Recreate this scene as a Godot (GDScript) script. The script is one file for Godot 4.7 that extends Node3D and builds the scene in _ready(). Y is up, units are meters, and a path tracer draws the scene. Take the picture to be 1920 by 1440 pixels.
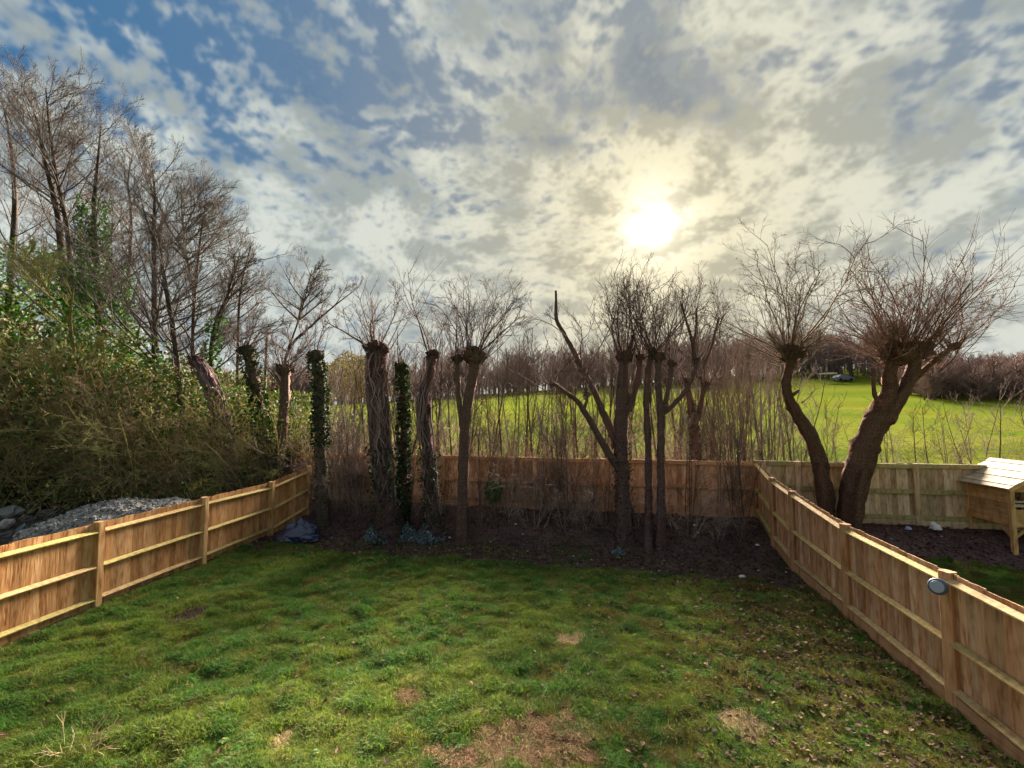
extends Node3D
# A back garden in winter: lawn between two board fences, a row of pollarded trees, a field and woods beyond.

const FOCAL := 853.0                       # pixels of the 1920 x 1440 photograph
const PITCH := 0.0702
const EYE := Vector3(0, 2.65, 0)
const SUN_PIXEL := Vector2(1226, 424)

var rng := RandomNumberGenerator.new()
var bump := FastNoiseLite.new()
var patch := FastNoiseLite.new()
var fine := FastNoiseLite.new()
var used := {}

# ---------------------------------------------------------------- pixel and ground helpers
func ray(u: float, v: float) -> Vector3:
	var x := (u - 960.0) / FOCAL
	var y := (720.0 - v) / FOCAL
	return Vector3(x, y * cos(PITCH) + sin(PITCH), -cos(PITCH) + y * sin(PITCH))

func at(u: float, v: float, d: float) -> Vector3:      # the point seen at that pixel, d metres ahead
	var r := ray(u, v)
	return EYE + r * (-d / r.z)

func on_ground(u: float, v: float) -> Vector3:
	var r := ray(u, v)
	var t := 1.5
	while t < 300.0:
		var p := EYE + r * t
		if p.y <= ground(p.x, p.z):
			return Vector3(p.x, ground(p.x, p.z), p.z)
		t += 0.02 + t * 0.002
	return EYE + r * 300.0

func fence_d(x: float) -> float:                       # the back fence runs at a slight angle
	return 11.0 - 0.22 * (x - 0.52)

func left_x(d: float) -> float:
	if d > 10.37:
		return -5.41 + (d - 10.37) * 0.42
	return -5.76 + (d - 6.49) * 0.092

func right_x(d: float) -> float:
	return 4.01 + 0.222 * (d - 4.31)

func ground(x: float, z: float) -> float:
	var d := -z
	var s := fence_d(x) - d
	var y := 0.46 * (1.0 - smoothstep(0.1, 1.8, s))
	if x < -5.0 and d > 3.0:
		y = lerpf(y, 0.3 + 0.16 * (1.0 - smoothstep(0.0, 2.0, s)), smoothstep(0.0, 1.2, left_x(d) - x))
	if d > 13.5:
		var far := d - 13.5
		far = far if far < 130.0 else 130.0 + (far - 130.0) * 0.35
		y += far * (0.074 + 0.00056 * clampf(x * 1.0, -75.0, 105.0)) * smoothstep(0.0, 9.0, d - 13.5)
		y += bump.get_noise_2d(x * 0.06, z * 0.06) * 0.35 * smoothstep(14.0, 45.0, d)
	elif d < 13.0:
		y += bump.get_noise_2d(x, z) * 0.045 + fine.get_noise_2d(x * 1.6, z * 1.6) * 0.018
	return y

func zone(x: float, d: float) -> String:
	if d > 13.0 or d > fence_d(x) + 0.02:
		return "field"
	if x < left_x(d):
		return "building_yard"
	var edge := 2.75 + bump.get_noise_2d(x * 1.1, d * 1.1 + 40.0) * 0.5
	if x > right_x(d):
		return "neighbour_lawn" if fence_d(x) - d > 1.3 + (edge - 2.75) * 0.6 else "neighbour_soil"
	return "lawn" if fence_d(x) - d > edge else "soil_bed"

# ---------------------------------------------------------------- naming
func numbered(called: String) -> String:
	used[called] = used.get(called, -1) + 1
	return called if used[called] == 0 else "%s_%03d" % [called, used[called]]

func tag(o: Node, label := "", category := "", group := "", kind := "") -> Node:
	if label: o.set_meta("label", label)
	if category: o.set_meta("category", category)
	if group: o.set_meta("group", group)
	if kind: o.set_meta("kind", kind)
	return o

func thing(called: String, label: String, category: String, where := Vector3.ZERO, turn := 0.0, group := "") -> Node3D:
	var o := Node3D.new()
	o.name = numbered(called)
	add_child(o)
	o.position = where
	o.rotation.y = turn
	tag(o, label, category, group)
	return o

func part(called: String, mesh: Mesh, m: Material, parent: Node, where := Transform3D.IDENTITY) -> MeshInstance3D:
	var o := MeshInstance3D.new()
	o.mesh = mesh
	o.material_override = m
	o.name = called if parent != self else numbered(called)
	parent.add_child(o, true)
	o.transform = where
	return o

# ---------------------------------------------------------------- materials
func srgb(r: float, g: float, b: float) -> Color:      # from linear base colour
	return Color(r, g, b).linear_to_srgb()

func noise(seed_: int, freq: float, octaves := 4, kind := FastNoiseLite.TYPE_SIMPLEX_SMOOTH) -> FastNoiseLite:
	var n := FastNoiseLite.new()
	n.seed = seed_
	n.frequency = freq
	n.noise_type = kind
	n.fractal_octaves = octaves
	return n

func noise_image(n: FastNoiseLite, w: int, h: int, stretch := 1) -> Image:
	var im: Image = n.get_seamless_image(w, h / stretch)
	if stretch > 1:
		im.resize(w, h, Image.INTERPOLATE_CUBIC)
	return im

# a picture whose colours run through a list of stops by noise; returns a texture
func ramp_texture(im: Image, stops: Array) -> ImageTexture:
	var w := im.get_width()
	var h := im.get_height()
	var lut := PackedByteArray()
	for i in 256:
		var t := i / 255.0 * (stops.size() - 1)
		var k := mini(int(t), stops.size() - 2)
		var c: Color = (stops[k] as Color).lerp(stops[k + 1], t - k).linear_to_srgb()
		lut.append(int(clampf(c.r, 0, 1) * 255)); lut.append(int(clampf(c.g, 0, 1) * 255)); lut.append(int(clampf(c.b, 0, 1) * 255))
	im.convert(Image.FORMAT_L8)
	var src := im.get_data()
	var out := PackedByteArray()
	out.resize(w * h * 3)
	for i in w * h:
		var s := src[i] * 3
		out[i * 3] = lut[s]; out[i * 3 + 1] = lut[s + 1]; out[i * 3 + 2] = lut[s + 2]
	return ImageTexture.create_from_image(Image.create_from_data(w, h, false, Image.FORMAT_RGB8, out))

func mat(color: Color, rough := 0.9) -> StandardMaterial3D:
	var m := StandardMaterial3D.new()
	m.albedo_color = color
	m.roughness = rough
	m.metallic_specular = 0.25
	return m

var wood_grain: ImageTexture
var wood_height: ImageTexture
var stain: ImageTexture
var bark_color: ImageTexture
var bark_height: ImageTexture
var soil_color: ImageTexture
var soil_height: ImageTexture

func make_textures() -> void:
	var g := noise(3, 0.035, 5)
	var long_ := noise_image(g, 256, 1024, 8)
	wood_grain = ramp_texture(long_.duplicate(), [Color(0.55, 0.47, 0.40), Color(0.86, 0.82, 0.78), Color(0.95, 0.93, 0.91), Color(1, 1, 1), Color(1, 1, 1)])
	wood_height = ImageTexture.create_from_image(long_)
	stain = ramp_texture(noise_image(noise(11, 0.012, 5), 512, 512), [Color(0.42, 0.32, 0.25), Color(0.72, 0.62, 0.54), Color(0.93, 0.90, 0.87), Color(1, 1, 1), Color(0.95, 1.0, 0.84)])
	var ridge := noise(7, 0.045, 4)
	ridge.fractal_type = FastNoiseLite.FRACTAL_RIDGED
	var b := noise_image(ridge, 256, 512, 4)
	bark_height = ImageTexture.create_from_image(b.duplicate())
	bark_color = ramp_texture(b, [Color(1.25, 1.2, 1.05).clamp(), Color(1, 1, 1), Color(0.72, 0.66, 0.64), Color(0.30, 0.25, 0.24), Color(0.14, 0.11, 0.10)])
	soil_color = ramp_texture(noise_image(noise(21, 0.03, 5), 512, 512), [Color(0.35, 0.3, 0.28), Color(0.8, 0.75, 0.7), Color(1, 1, 1), Color(1.0, 0.93, 0.8)])
	soil_height = ImageTexture.create_from_image(noise_image(noise(22, 0.05, 5), 512, 512))

func wood_material(tint: Color, k: int, stained := 1.0) -> StandardMaterial3D:
	var m := mat(tint.linear_to_srgb(), 0.85)
	m.albedo_texture = wood_grain
	m.uv1_triplanar = true
	m.uv1_scale = Vector3(3.4, 0.7, 3.4)
	m.uv1_offset = Vector3(k * 0.371, k * 0.233, k * 0.617)
	m.heightmap_enabled = true
	m.heightmap_texture = wood_height
	m.heightmap_scale = 0.25
	if stained > 0.0:
		m.detail_enabled = true
		m.detail_albedo = stain
		m.detail_blend_mode = BaseMaterial3D.BLEND_MODE_MUL
		m.detail_uv_layer = BaseMaterial3D.DETAIL_UV_2
		m.uv2_triplanar = true
		m.uv2_world_triplanar = true
		m.uv2_scale = Vector3(1.5, 0.5, 1.5) * stained
	return m

func bark_material(tint: Color, size := 1.0) -> StandardMaterial3D:
	var m := mat(tint.linear_to_srgb(), 0.95)
	m.albedo_texture = bark_color
	m.metallic_specular = 0.1
	m.vertex_color_use_as_albedo = true
	m.uv1_triplanar = true
	m.uv1_world_triplanar = true
	m.uv1_scale = Vector3(4.2, 1.9, 4.2) * size
	m.heightmap_enabled = true
	m.heightmap_texture = bark_height
	m.heightmap_scale = -7.0
	return m

func twig_material(tint: Color) -> StandardMaterial3D:
	var m := mat(tint.linear_to_srgb(), 0.95)
	m.specular_mode = BaseMaterial3D.SPECULAR_DISABLED
	m.vertex_color_use_as_albedo = true
	return m

func leaf_material(through: Color, rough := 0.6) -> StandardMaterial3D:
	var m := mat(Color.WHITE, rough)
	m.vertex_color_use_as_albedo = true
	m.backlight_enabled = true
	m.backlight = through
	return m

# ---------------------------------------------------------------- sky
func pixel_towards(u: float, v: float) -> Vector3:
	return ray(u, v).normalized()

func make_sky() -> Sky:
	var W := 2048
	var H := 1024
	var sun := pixel_towards(SUN_PIXEL.x, SUN_PIXEL.y)
	var big := noise(5, 0.6, 5)
	var mid := noise(31, 2.0, 6)
	var small := noise(77, 6.0, 5)
	var warp := noise(9, 0.9, 2)
	var tiny := noise(93, 17.0, 3)
	var shade := noise(51, 1.15, 5)
	# where the sheet of cloud opens (minus) or thickens (plus): direction, size in radians, amount
	var holes := []
	for b in [[240, 40, 0.34, -0.42], [480, 110, 0.30, -0.50], [740, 90, 0.20, -0.15], [640, 190, 0.15, -0.15], [340, 200, 0.2, -0.2], [1000, 110, 0.14, -0.28], [1270, 180, 0.075, -0.85], [1090, 265, 0.09, -0.62], [1180, 60, 0.13, -0.35], [1850, 150, 0.20, -0.62], [1720, 90, 0.16, -0.45], [800, 250, 0.12, -0.25],
			[360, 330, 0.24, 0.45], [620, 420, 0.30, 0.40], [60, 260, 0.22, 0.25], [880, 190, 0.12, 0.35], [1450, 250, 0.20, 0.15], [1230, 420, 0.25, 0.40], [1650, 230, 0.14, 0.35], [1800, 500, 0.40, 0.65], [1100, 560, 0.5, 0.3], [450, 620, 0.3, 0.25]]:
		holes.append([pixel_towards(b[0], b[1]), 1.0 / (b[2] * b[2]), b[3]])
	var data := PackedFloat32Array()
	data.resize(W * H * 3)
	var at_ := 0
	for j in H:
		var el := (0.5 - (j + 0.5) / H) * PI
		if el < -0.02:
			for i in W:
				data[at_] = 0.16; data[at_ + 1] = 0.17; data[at_ + 2] = 0.13
				at_ += 3
			continue
		var ce := cos(el)
		var se := maxf(sin(el), 0.0)
		var k := 1.0 / (se + 0.30)
		var low := pow(1.0 - se, 7.0)
		for i in W:
			var az := (i + 0.5) / W * TAU
			var dir := Vector3(sin(az) * ce, se, -cos(az) * ce)
			var px := dir.x * k
			var pz := dir.z * k
			var w := warp.get_noise_2d(px, pz) * 0.22
			var qx := px * 2.5 + pz * 0.6 + w
			var qz := pz * 3.0 - px * 0.85 - w
			var b_ := big.get_noise_2d(qx, qz)
			var m_ := mid.get_noise_2d(qx, qz)
			var s_ := small.get_noise_2d(qx, qz)
			var f_ := tiny.get_noise_2d(qx, qz)
			var h_ := shade.get_noise_2d(qx * 1.3, qz)
			var cover := 0.13
			for h in holes:
				var q: float = (1.0 - dir.dot(h[0])) * 2.0 * h[1]
				if q < 4.0:
					cover += h[2] * exp(-q)
			var density := cover + b_ * 0.50 + m_ * 0.95 + s_ * 0.85 + f_ * 0.30
			var t := smoothstep(-0.58, 0.52, density)
			var cs := clampf(dir.dot(sun), -1.0, 1.0)
			var ang := acos(cs)
			var near := exp(-ang / 0.20)
			var wide := exp(-pow(ang / 0.44, 1.5))
			var veil := exp(-pow(ang / 0.62, 2.0))
			t = lerpf(t, 1.0, 0.22 * veil)
			# clear air, deeper overhead, paler low down; the gaps near the sun are veiled
			var air := Vector3(0.034, 0.135, 0.285).lerp(Vector3(0.36, 0.46, 0.56), low)
			air = air.lerp(Vector3(0.165, 0.195, 0.235), minf(1.0, veil * 1.3) * 0.9)
			# cloud: white rims, blue-grey bellies
			var grey := smoothstep(-0.28, 0.60, h_ * 1.2 + m_ * 0.35 + s_ * 0.55 + f_ * 0.3 + (t - 0.7) * 0.25)
			var white := Vector3(0.54, 0.585, 0.55).lerp(Vector3(0.56, 0.535, 0.41), minf(1.0, wide * 1.2))
			var dark := Vector3(0.235, 0.285, 0.30).lerp(Vector3(0.30, 0.285, 0.22), wide)
			var cloud := white.lerp(dark, grey * 0.85)
			cloud = cloud.lerp(Vector3(0.47, 0.51, 0.55).lerp(Vector3(0.66, 0.58, 0.39), minf(1.0, wide * 1.35)), low * 0.6)
			var c := air.lerp(cloud, t)
			c += Vector3(0.36, 0.29, 0.15) * near * (0.5 + 0.5 * t) * (1.0 - grey * 0.45)
			var bent := ang * (1.0 + 0.28 * s_ + 0.25 * m_ + 0.1 * f_)
			var core := exp(-pow(bent / 0.024, 2.0)) * 6.0 + exp(-pow(bent / 0.065, 2.0)) * 0.5
			c += Vector3(1.0, 0.93, 0.74) * core * (1.0 + 0.4 * s_)
			data[at_] = c.x; data[at_ + 1] = c.y; data[at_ + 2] = c.z
			at_ += 3
	var im := Image.create_from_data(W, H, false, Image.FORMAT_RGBF, data.to_byte_array())
	var m := PanoramaSkyMaterial.new()
	m.panorama = ImageTexture.create_from_image(im)
	var sky := Sky.new()
	sky.sky_material = m
	return sky

func make_light() -> void:
	var cam := Camera3D.new()
	cam.name = "camera"
	add_child(cam)
	cam.position = EYE
	cam.rotation.x = PITCH
	cam.fov = rad_to_deg(2.0 * atan(720.0 / FOCAL))
	cam.far = 2000.0
	cam.near = 0.05
	cam.current = true
	var env := Environment.new()
	env.background_mode = Environment.BG_SKY
	env.sky = make_sky()
	env.background_energy_multiplier = 0.121
	env.tonemap_mode = Environment.TONE_MAPPER_LINEAR
	env.tonemap_exposure = 10.4
	env.sdfgi_enabled = true
	env.ssao_enabled = true
	env.ssil_enabled = true
	var world := WorldEnvironment.new()
	world.name = "world"
	world.environment = env
	add_child(world)
	var sun := DirectionalLight3D.new()
	sun.name = "sun"
	add_child(sun)
	sun.look_at_from_position(Vector3.ZERO, -pixel_towards(SUN_PIXEL.x, SUN_PIXEL.y))
	sun.light_energy = 1.6
	sun.light_angular_distance = 20.0
	sun.light_color = Color(1.0, 0.96, 0.90)
	sun.shadow_enabled = true

# ---------------------------------------------------------------- mesh builders
class Wood:
	var v := PackedVector3Array()
	var n := PackedVector3Array()
	var c := PackedColorArray()
	var i := PackedInt32Array()
	func mesh() -> ArrayMesh:
		var a := []
		a.resize(Mesh.ARRAY_MAX)
		a[Mesh.ARRAY_VERTEX] = v
		a[Mesh.ARRAY_NORMAL] = n
		a[Mesh.ARRAY_COLOR] = c
		a[Mesh.ARRAY_INDEX] = i
		var m := ArrayMesh.new()
		m.add_surface_from_arrays(Mesh.PRIMITIVE_TRIANGLES, a)
		return m

func tube(w: Wood, pts: PackedVector3Array, rad: PackedFloat32Array, sides: int, col: Color, rough := 0.0, cap := false) -> void:
	var count := pts.size()
	var first := w.v.size()
	for k in count:
		var p := pts[k]
		var t := (pts[mini(k + 1, count - 1)] - pts[maxi(k - 1, 0)]).normalized()
		var side := t.cross(Vector3(0.31, 0.12, 0.94)).normalized()
		var up := side.cross(t)
		for s in sides:
			var a := TAU * s / sides
			var dir := side * cos(a) + up * sin(a)
			var r := rad[k]
			if rough > 0.0:
				r *= 1.0 + rough * (fine.get_noise_3d(p.x * 2.0 + dir.x * 3.2, p.y * 1.3, p.z * 2.0 + dir.z * 3.2) * 1.3 + fine.get_noise_3d(p.x * 5.0 + dir.x * 1.2, p.y * 3.0, p.z * 5.0 + dir.z * 1.2) * 0.9 + bump.get_noise_3d(dir.x * 3.0 + p.x, p.y * 0.8, dir.z * 3.0) * 0.6)
			w.v.append(p + dir * r)
			w.n.append(dir)
			w.c.append(col)
	for k in count - 1:
		for s in sides:
			var a := first + k * sides + s
			var b := first + k * sides + (s + 1) % sides
			w.i.append(a); w.i.append(b); w.i.append(a + sides)
			w.i.append(b); w.i.append(b + sides); w.i.append(a + sides)
	if cap:
		var t := (pts[count - 1] - pts[count - 2]).normalized()
		var m := w.v.size()
		w.v.append(pts[count - 1] + t * rad[count - 1] * 0.15)
		w.n.append(t)
		w.c.append(col)
		var ring := first + (count - 1) * sides
		for s in sides:
			w.i.append(ring + s); w.i.append(ring + (s + 1) % sides); w.i.append(m)

# a smooth trunk or limb through traced points: rows of [u, v, half width in pixels, depth offset]
func trace(w: Wood, d: float, rows: Array, sides: int, col: Color, rough: float, origin: Vector3, step := 0.09, slim := 0.54) -> PackedVector3Array:
	var p := PackedVector3Array()
	var r := PackedFloat32Array()
	for row in rows:
		var dd: float = d + (row[3] if row.size() > 3 else 0.0)
		p.append(at(row[0], row[1], dd) - origin)
		r.append(row[2] * slim * dd / FOCAL)
	return swept(w, p, r, sides, col, rough, step)

func swept(w: Wood, p: PackedVector3Array, r: PackedFloat32Array, sides: int, col: Color, rough: float, step: float) -> PackedVector3Array:
	var q := PackedVector3Array()
	var s := PackedFloat32Array()
	for k in p.size() - 1:
		var a := p[maxi(k - 1, 0)]
		var b := p[mini(k + 2, p.size() - 1)]
		var pieces := maxi(1, int(p[k].distance_to(p[k + 1]) / step))
		for j in pieces:
			var t := float(j) / pieces
			q.append(p[k].cubic_interpolate(p[k + 1], a, b, t))
			s.append(lerpf(r[k], r[k + 1], t))
	q.append(p[p.size() - 1])
	s.append(r[r.size() - 1])
	tube(w, q, s, sides, col, rough, true)
	return q

# one wavering branch; returns its points
func limb(w: Wood, p: Vector3, dir: Vector3, length: float, r0: float, r1: float, pieces: int, pull: Vector3, waver: float, sides: int, col: Color) -> PackedVector3Array:
	var pts := PackedVector3Array([p])
	var rad := PackedFloat32Array([r0])
	var step := length / pieces
	for k in pieces:
		dir = (dir + pull + Vector3(rng.randf() - 0.5, rng.randf() - 0.5, rng.randf() - 0.5) * waver * 2.0).normalized()
		p += dir * step
		pts.append(p)
		rad.append(lerpf(r0, r1, (k + 1.0) / pieces))
	tube(w, pts, rad, sides, col)
	return pts

func askew(dir: Vector3, angle: float) -> Vector3:     # dir leaned over by that angle to a random side
	var side := dir.cross(Vector3(rng.randf() - 0.5, rng.randf() - 0.5, rng.randf() - 0.5)).normalized()
	return (dir * cos(angle) + side * sin(angle)).normalized()

# a branch that divides: levels of ever thinner twigs
func grow(w: Wood, p: Vector3, dir: Vector3, length: float, r: float, level: int, o: Dictionary) -> void:
	var pieces := 5 if level >= 2 else (4 if level == 1 else 3)
	var col: Color = (o.col as Color) * rng.randf_range(0.8, 1.2)
	var pts := limb(w, p, dir, length, r, maxf(r * 0.3, 0.0022), pieces, Vector3(0, o.lift, 0), o.waver, 4 if r > 0.025 else 3, col)
	if level == 0:
		return
	var kids: int = o.kids[mini(level, o.kids.size() - 1)]
	for k in kids:
		var f := lerpf(o.get("from", 0.2), 1.0, (k + rng.randf()) / kids)
		var x := f * (pts.size() - 1)
		var j := mini(int(x), pts.size() - 2)
		var along := (pts[j + 1] - pts[j]).normalized()
		var where := pts[j].lerp(pts[j + 1], x - j)
		grow(w, where, askew(along, rng.randf_range(0.4, 1.0) * o.spread), length * rng.randf_range(0.35, 0.62) * (1.15 - 0.5 * f), maxf(r * 0.42, 0.003), level - 1, o)

# the long whips that spring from a cut head
func whips(w: Wood, head: Vector3, reach: float, count: int, length: float, o: Dictionary) -> void:
	for k in int(count / 15.0):                         # a few stout crooked limbs first
		var a := rng.randf() * TAU
		var out := Vector3(cos(a), 0, sin(a))
		var lean: float = rng.randf_range(0.25, 0.95) * o.get("fan", 0.95)
		grow(w, head + out * reach * 0.5, (Vector3.UP * cos(lean) + out * sin(lean) + (o.get("tilt", Vector3.ZERO) as Vector3)).normalized(), length * rng.randf_range(0.75, 1.05), rng.randf_range(0.014, 0.024) * o.get("stout", 1.0), 3, {"col": o.col, "lift": rng.randf_range(0.0, 0.1), "waver": 0.30, "kids": [0, 4, 4, 5], "spread": 1.0, "from": 0.25})
	for k in int(count * 0.6):
		var a := rng.randf() * TAU
		var out := Vector3(cos(a), 0, sin(a))
		var lean: float = pow(rng.randf(), 0.75) * o.get("fan", 0.95)
		var dir := (Vector3.UP * cos(lean) + out * sin(lean) + (o.get("tilt", Vector3.ZERO) as Vector3)).normalized()
		var from := head + out * reach * rng.randf_range(0.3, 1.0) + Vector3(0, rng.randf_range(-0.30, 0.04), 0)
		var size := pow(rng.randf(), 1.3)
		var len_ := length * (0.28 + 0.80 * size)
		var oo := {"col": (o.col as Color) * rng.randf_range(0.75, 1.3), "lift": rng.randf_range(0.0, 0.09), "waver": rng.randf_range(0.08, 0.22), "kids": o.get("kids", [0, 4, 4]), "spread": rng.randf_range(0.7, 1.1), "from": 0.3}
		grow(w, from, dir, len_, (0.0045 + 0.012 * size) * o.get("stout", 1.0), 2 if size > 0.45 else 1, oo)

# the knobbly swelling where a tree has been cut back again and again
func knob(w: Wood, p: Vector3, r: float, col: Color) -> void:
	var pts := PackedVector3Array()
	var rad := PackedFloat32Array()
	for k in 9:
		var t := k / 8.0
		pts.append(p + Vector3(0, (t - 0.62) * r * 2.2, 0) + Vector3(bump.get_noise_1d(k + p.x * 7.0), 0, bump.get_noise_1d(k * 3.0 + p.x * 5.0)) * r * 0.2)
		rad.append(r * sqrt(maxf(0.02, 1.0 - pow(2.0 * t - 1.0, 2.0) * 0.9)))
	tube(w, pts, rad, 14, col, 0.75, true)
	for k in 7:
		var a := rng.randf() * TAU
		var q := p + Vector3(cos(a) * r * 0.85, rng.randf_range(-0.7, 0.3) * r, sin(a) * r * 0.85)
		tube(w, PackedVector3Array([q, q + Vector3(cos(a), 0.8, sin(a)) * r * 0.3, q + Vector3(cos(a), 1.1, sin(a)) * r * 0.5]), PackedFloat32Array([r * 0.3, r * 0.32, r * 0.16]), 7, col, 0.4, true)

func prism(profile: PackedVector2Array, length: float) -> ArrayMesh:     # a bar along y, from 0 to length
	var st := SurfaceTool.new()
	st.begin(Mesh.PRIMITIVE_TRIANGLES)
	var n := profile.size()
	for k in n:
		var a := profile[k]
		var b := profile[(k + 1) % n]
		var q := [Vector3(a.x, 0, a.y), Vector3(b.x, 0, b.y), Vector3(b.x, length, b.y), Vector3(a.x, length, a.y)]
		var m := Vector3(b.y - a.y, 0, a.x - b.x).normalized()
		for x in [0, 1, 2, 0, 2, 3]:
			st.set_normal(m)
			st.add_vertex(q[x])
	for y in [0.0, length]:
		for k in range(1, n - 1):
			for x in ([profile[0], profile[k], profile[k + 1]] if y > 0.0 else [profile[0], profile[k + 1], profile[k]]):
				st.set_normal(Vector3(0, 1 if y > 0 else -1, 0))
				st.add_vertex(Vector3(x.x, y, x.y))
	return st.commit()

func bar(w: float, h: float, bevel := 0.006) -> PackedVector2Array:
	var x := w / 2
	var y := h / 2
	return PackedVector2Array([Vector2(-x + bevel, -y), Vector2(x - bevel, -y), Vector2(x, -y + bevel), Vector2(x, y - bevel), Vector2(x - bevel, y), Vector2(-x + bevel, y), Vector2(-x, y - bevel), Vector2(-x, -y + bevel)])

func spanning(a: Vector3, b: Vector3, facing: Vector3) -> Transform3D:   # local y runs from a to b, local z looks to facing
	var y := (b - a).normalized()
	var x := y.cross(facing).normalized()
	return Transform3D(Basis(x, y, x.cross(y).normalized()), a)

# copies of one mesh: rows of transforms and colours in one buffer
class Copies_:
	var buffer := PackedFloat32Array()
	var count := 0
	func add(t: Transform3D, c: Color) -> void:
		var b := t.basis
		buffer.append_array(PackedFloat32Array([b.x.x, b.y.x, b.z.x, t.origin.x, b.x.y, b.y.y, b.z.y, t.origin.y, b.x.z, b.y.z, b.z.z, t.origin.z, c.r, c.g, c.b, 1.0]))
		count += 1

func scatter(called: String, copies: Copies_, mesh: Mesh, m: Material, parent: Node) -> MultiMeshInstance3D:
	var mm := MultiMesh.new()
	mm.transform_format = MultiMesh.TRANSFORM_3D
	mm.use_colors = true
	mm.mesh = mesh
	mm.instance_count = copies.count
	mm.buffer = copies.buffer
	var o := MultiMeshInstance3D.new()
	o.multimesh = mm
	o.material_override = m
	o.name = called if parent != self else numbered(called)
	parent.add_child(o, true)
	o.set_meta("kind", "stuff")
	return o

func turned(p: Vector3, size: float, flat := 0.0) -> Transform3D:
	var b := Basis.from_euler(Vector3(rng.randf_range(-1.0, 1.0) * (1.4 - flat), rng.randf() * TAU, rng.randf_range(-1.0, 1.0) * (1.4 - flat)))
	return Transform3D(b.scaled(Vector3.ONE * size), p)

func leaf_mesh() -> ArrayMesh:                          # a lobed, slightly folded leaf one unit long
	var st := SurfaceTool.new()
	st.begin(Mesh.PRIMITIVE_TRIANGLES)
	st.set_smooth_group(-1)
	var rim := [Vector3(0, 0, -0.5), Vector3(0.22, 0.08, -0.2), Vector3(0.42, 0.13, 0.12), Vector3(0.2, 0.05, 0.4), Vector3(0, -0.02, 0.48), Vector3(-0.2, 0.05, 0.4), Vector3(-0.42, 0.13, 0.12), Vector3(-0.22, 0.08, -0.2)]
	for k in rim.size():
		st.add_vertex(Vector3(0, 0, 0.08)); st.add_vertex(rim[k]); st.add_vertex(rim[(k + 1) % rim.size()])
	st.generate_normals()
	return st.commit()

func tuft_mesh(blades: int, seed_: int, wide: float, lean: float, spread: float) -> ArrayMesh:    # one unit tall
	var r := RandomNumberGenerator.new()
	r.seed = seed_
	var v := PackedVector3Array()
	var n := PackedVector3Array()
	var ix := PackedInt32Array()
	for k in blades:
		var a := r.randf() * TAU
		var out := Vector3(cos(a), 0, sin(a))
		var b := r.randf() * TAU
		var foot := Vector3(cos(b), 0, sin(b)) * spread * sqrt(r.randf())
		var tall := r.randf_range(0.5, 1.0)
		var over := lean * r.randf_range(0.3, 1.2)
		var side := Vector3(-out.z, 0, out.x) * wide * r.randf_range(0.7, 1.2)
		var first := v.size()
		var mid := foot + out * over * 0.3 * tall + Vector3.UP * tall * 0.55
		var tip := foot + out * over * tall + Vector3.UP * tall * (1.0 - 0.25 * over)
		for p in [foot - side, foot + side, mid - side * 0.8, mid + side * 0.8, tip]:
			v.append(p)
		var low_face := (side * -2.0).cross(mid - foot).normalized()
		var high_face := (side * -2.0).cross(tip - mid).normalized()
		for q in [low_face, low_face, (low_face + high_face).normalized(), (low_face + high_face).normalized(), high_face]:
			n.append(q if q.y > 0.0 else -q)
		var up_side := high_face.y > 0.0
		for x in ([0, 1, 2, 1, 3, 2, 2, 3, 4] if up_side else [0, 2, 1, 1, 2, 3, 2, 4, 3]):
			ix.append(first + x)
	var arr := []
	arr.resize(Mesh.ARRAY_MAX)
	arr[Mesh.ARRAY_VERTEX] = v
	arr[Mesh.ARRAY_NORMAL] = n
	arr[Mesh.ARRAY_INDEX] = ix
	var m := ArrayMesh.new()
	m.add_surface_from_arrays(Mesh.PRIMITIVE_TRIANGLES, arr)
	return m

func stone_mesh(seed_: int, flat := 1.0) -> ArrayMesh:  # an angular lump about one unit across
	var r := noise(seed_, 1.3, 2)
	var s := SphereMesh.new()
	s.radial_segments = 9
	s.rings = 5
	s.radius = 0.5
	s.height = 1.0
	var a := s.get_mesh_arrays()
	var v: PackedVector3Array = a[Mesh.ARRAY_VERTEX]
	var st := SurfaceTool.new()
	st.begin(Mesh.PRIMITIVE_TRIANGLES)
	st.set_smooth_group(-1)
	for k in a[Mesh.ARRAY_INDEX]:
		var p := v[k]
		p *= 1.0 + r.get_noise_3dv(p * 2.0) * 0.9
		p = Vector3(clampf(p.x, -0.42, 0.45), clampf(p.y, -0.38, 0.36) * flat, clampf(p.z, -0.44, 0.41))
		st.add_vertex(p)
	st.generate_normals()
	return st.commit()

# ---------------------------------------------------------------- ground
func steps_from(list: Array) -> PackedFloat32Array:    # [from, to, step] rows joined
	var out := PackedFloat32Array()
	for row in list:
		var x: float = row[0]
		while x < row[1] - 1e-4:
			out.append(x)
			x += row[2]
	out.append(list[-1][1])
	return out

var lawn_spots := []                                   # [x, z, radius across, radius along, kind]

func lawn_color(x: float, z: float) -> Color:
	var a := patch.get_noise_2d(x, z)
	var b := patch.get_noise_2d(x * 3.1 + 50.0, z * 3.1)
	var c := patch.get_noise_2d(x * 9.0, z * 9.0 + 20.0)
	var green := Color(0.085, 0.205, 0.042)
	var lime := Color(0.195, 0.265, 0.050)
	var col := green.lerp(lime, smoothstep(-0.30, 0.42, a * 0.7 + b * 0.6 + c * 0.25))
	var moss := Color(0.18, 0.155, 0.045)
	col = col.lerp(moss, smoothstep(0.05, 0.5, b * 0.6 - a * 0.4 + c * 0.6 + smoothstep(0.5, 4.0, x + 0.25 * z + 2.0) * 0.36 - 0.08))
	return col

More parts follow.
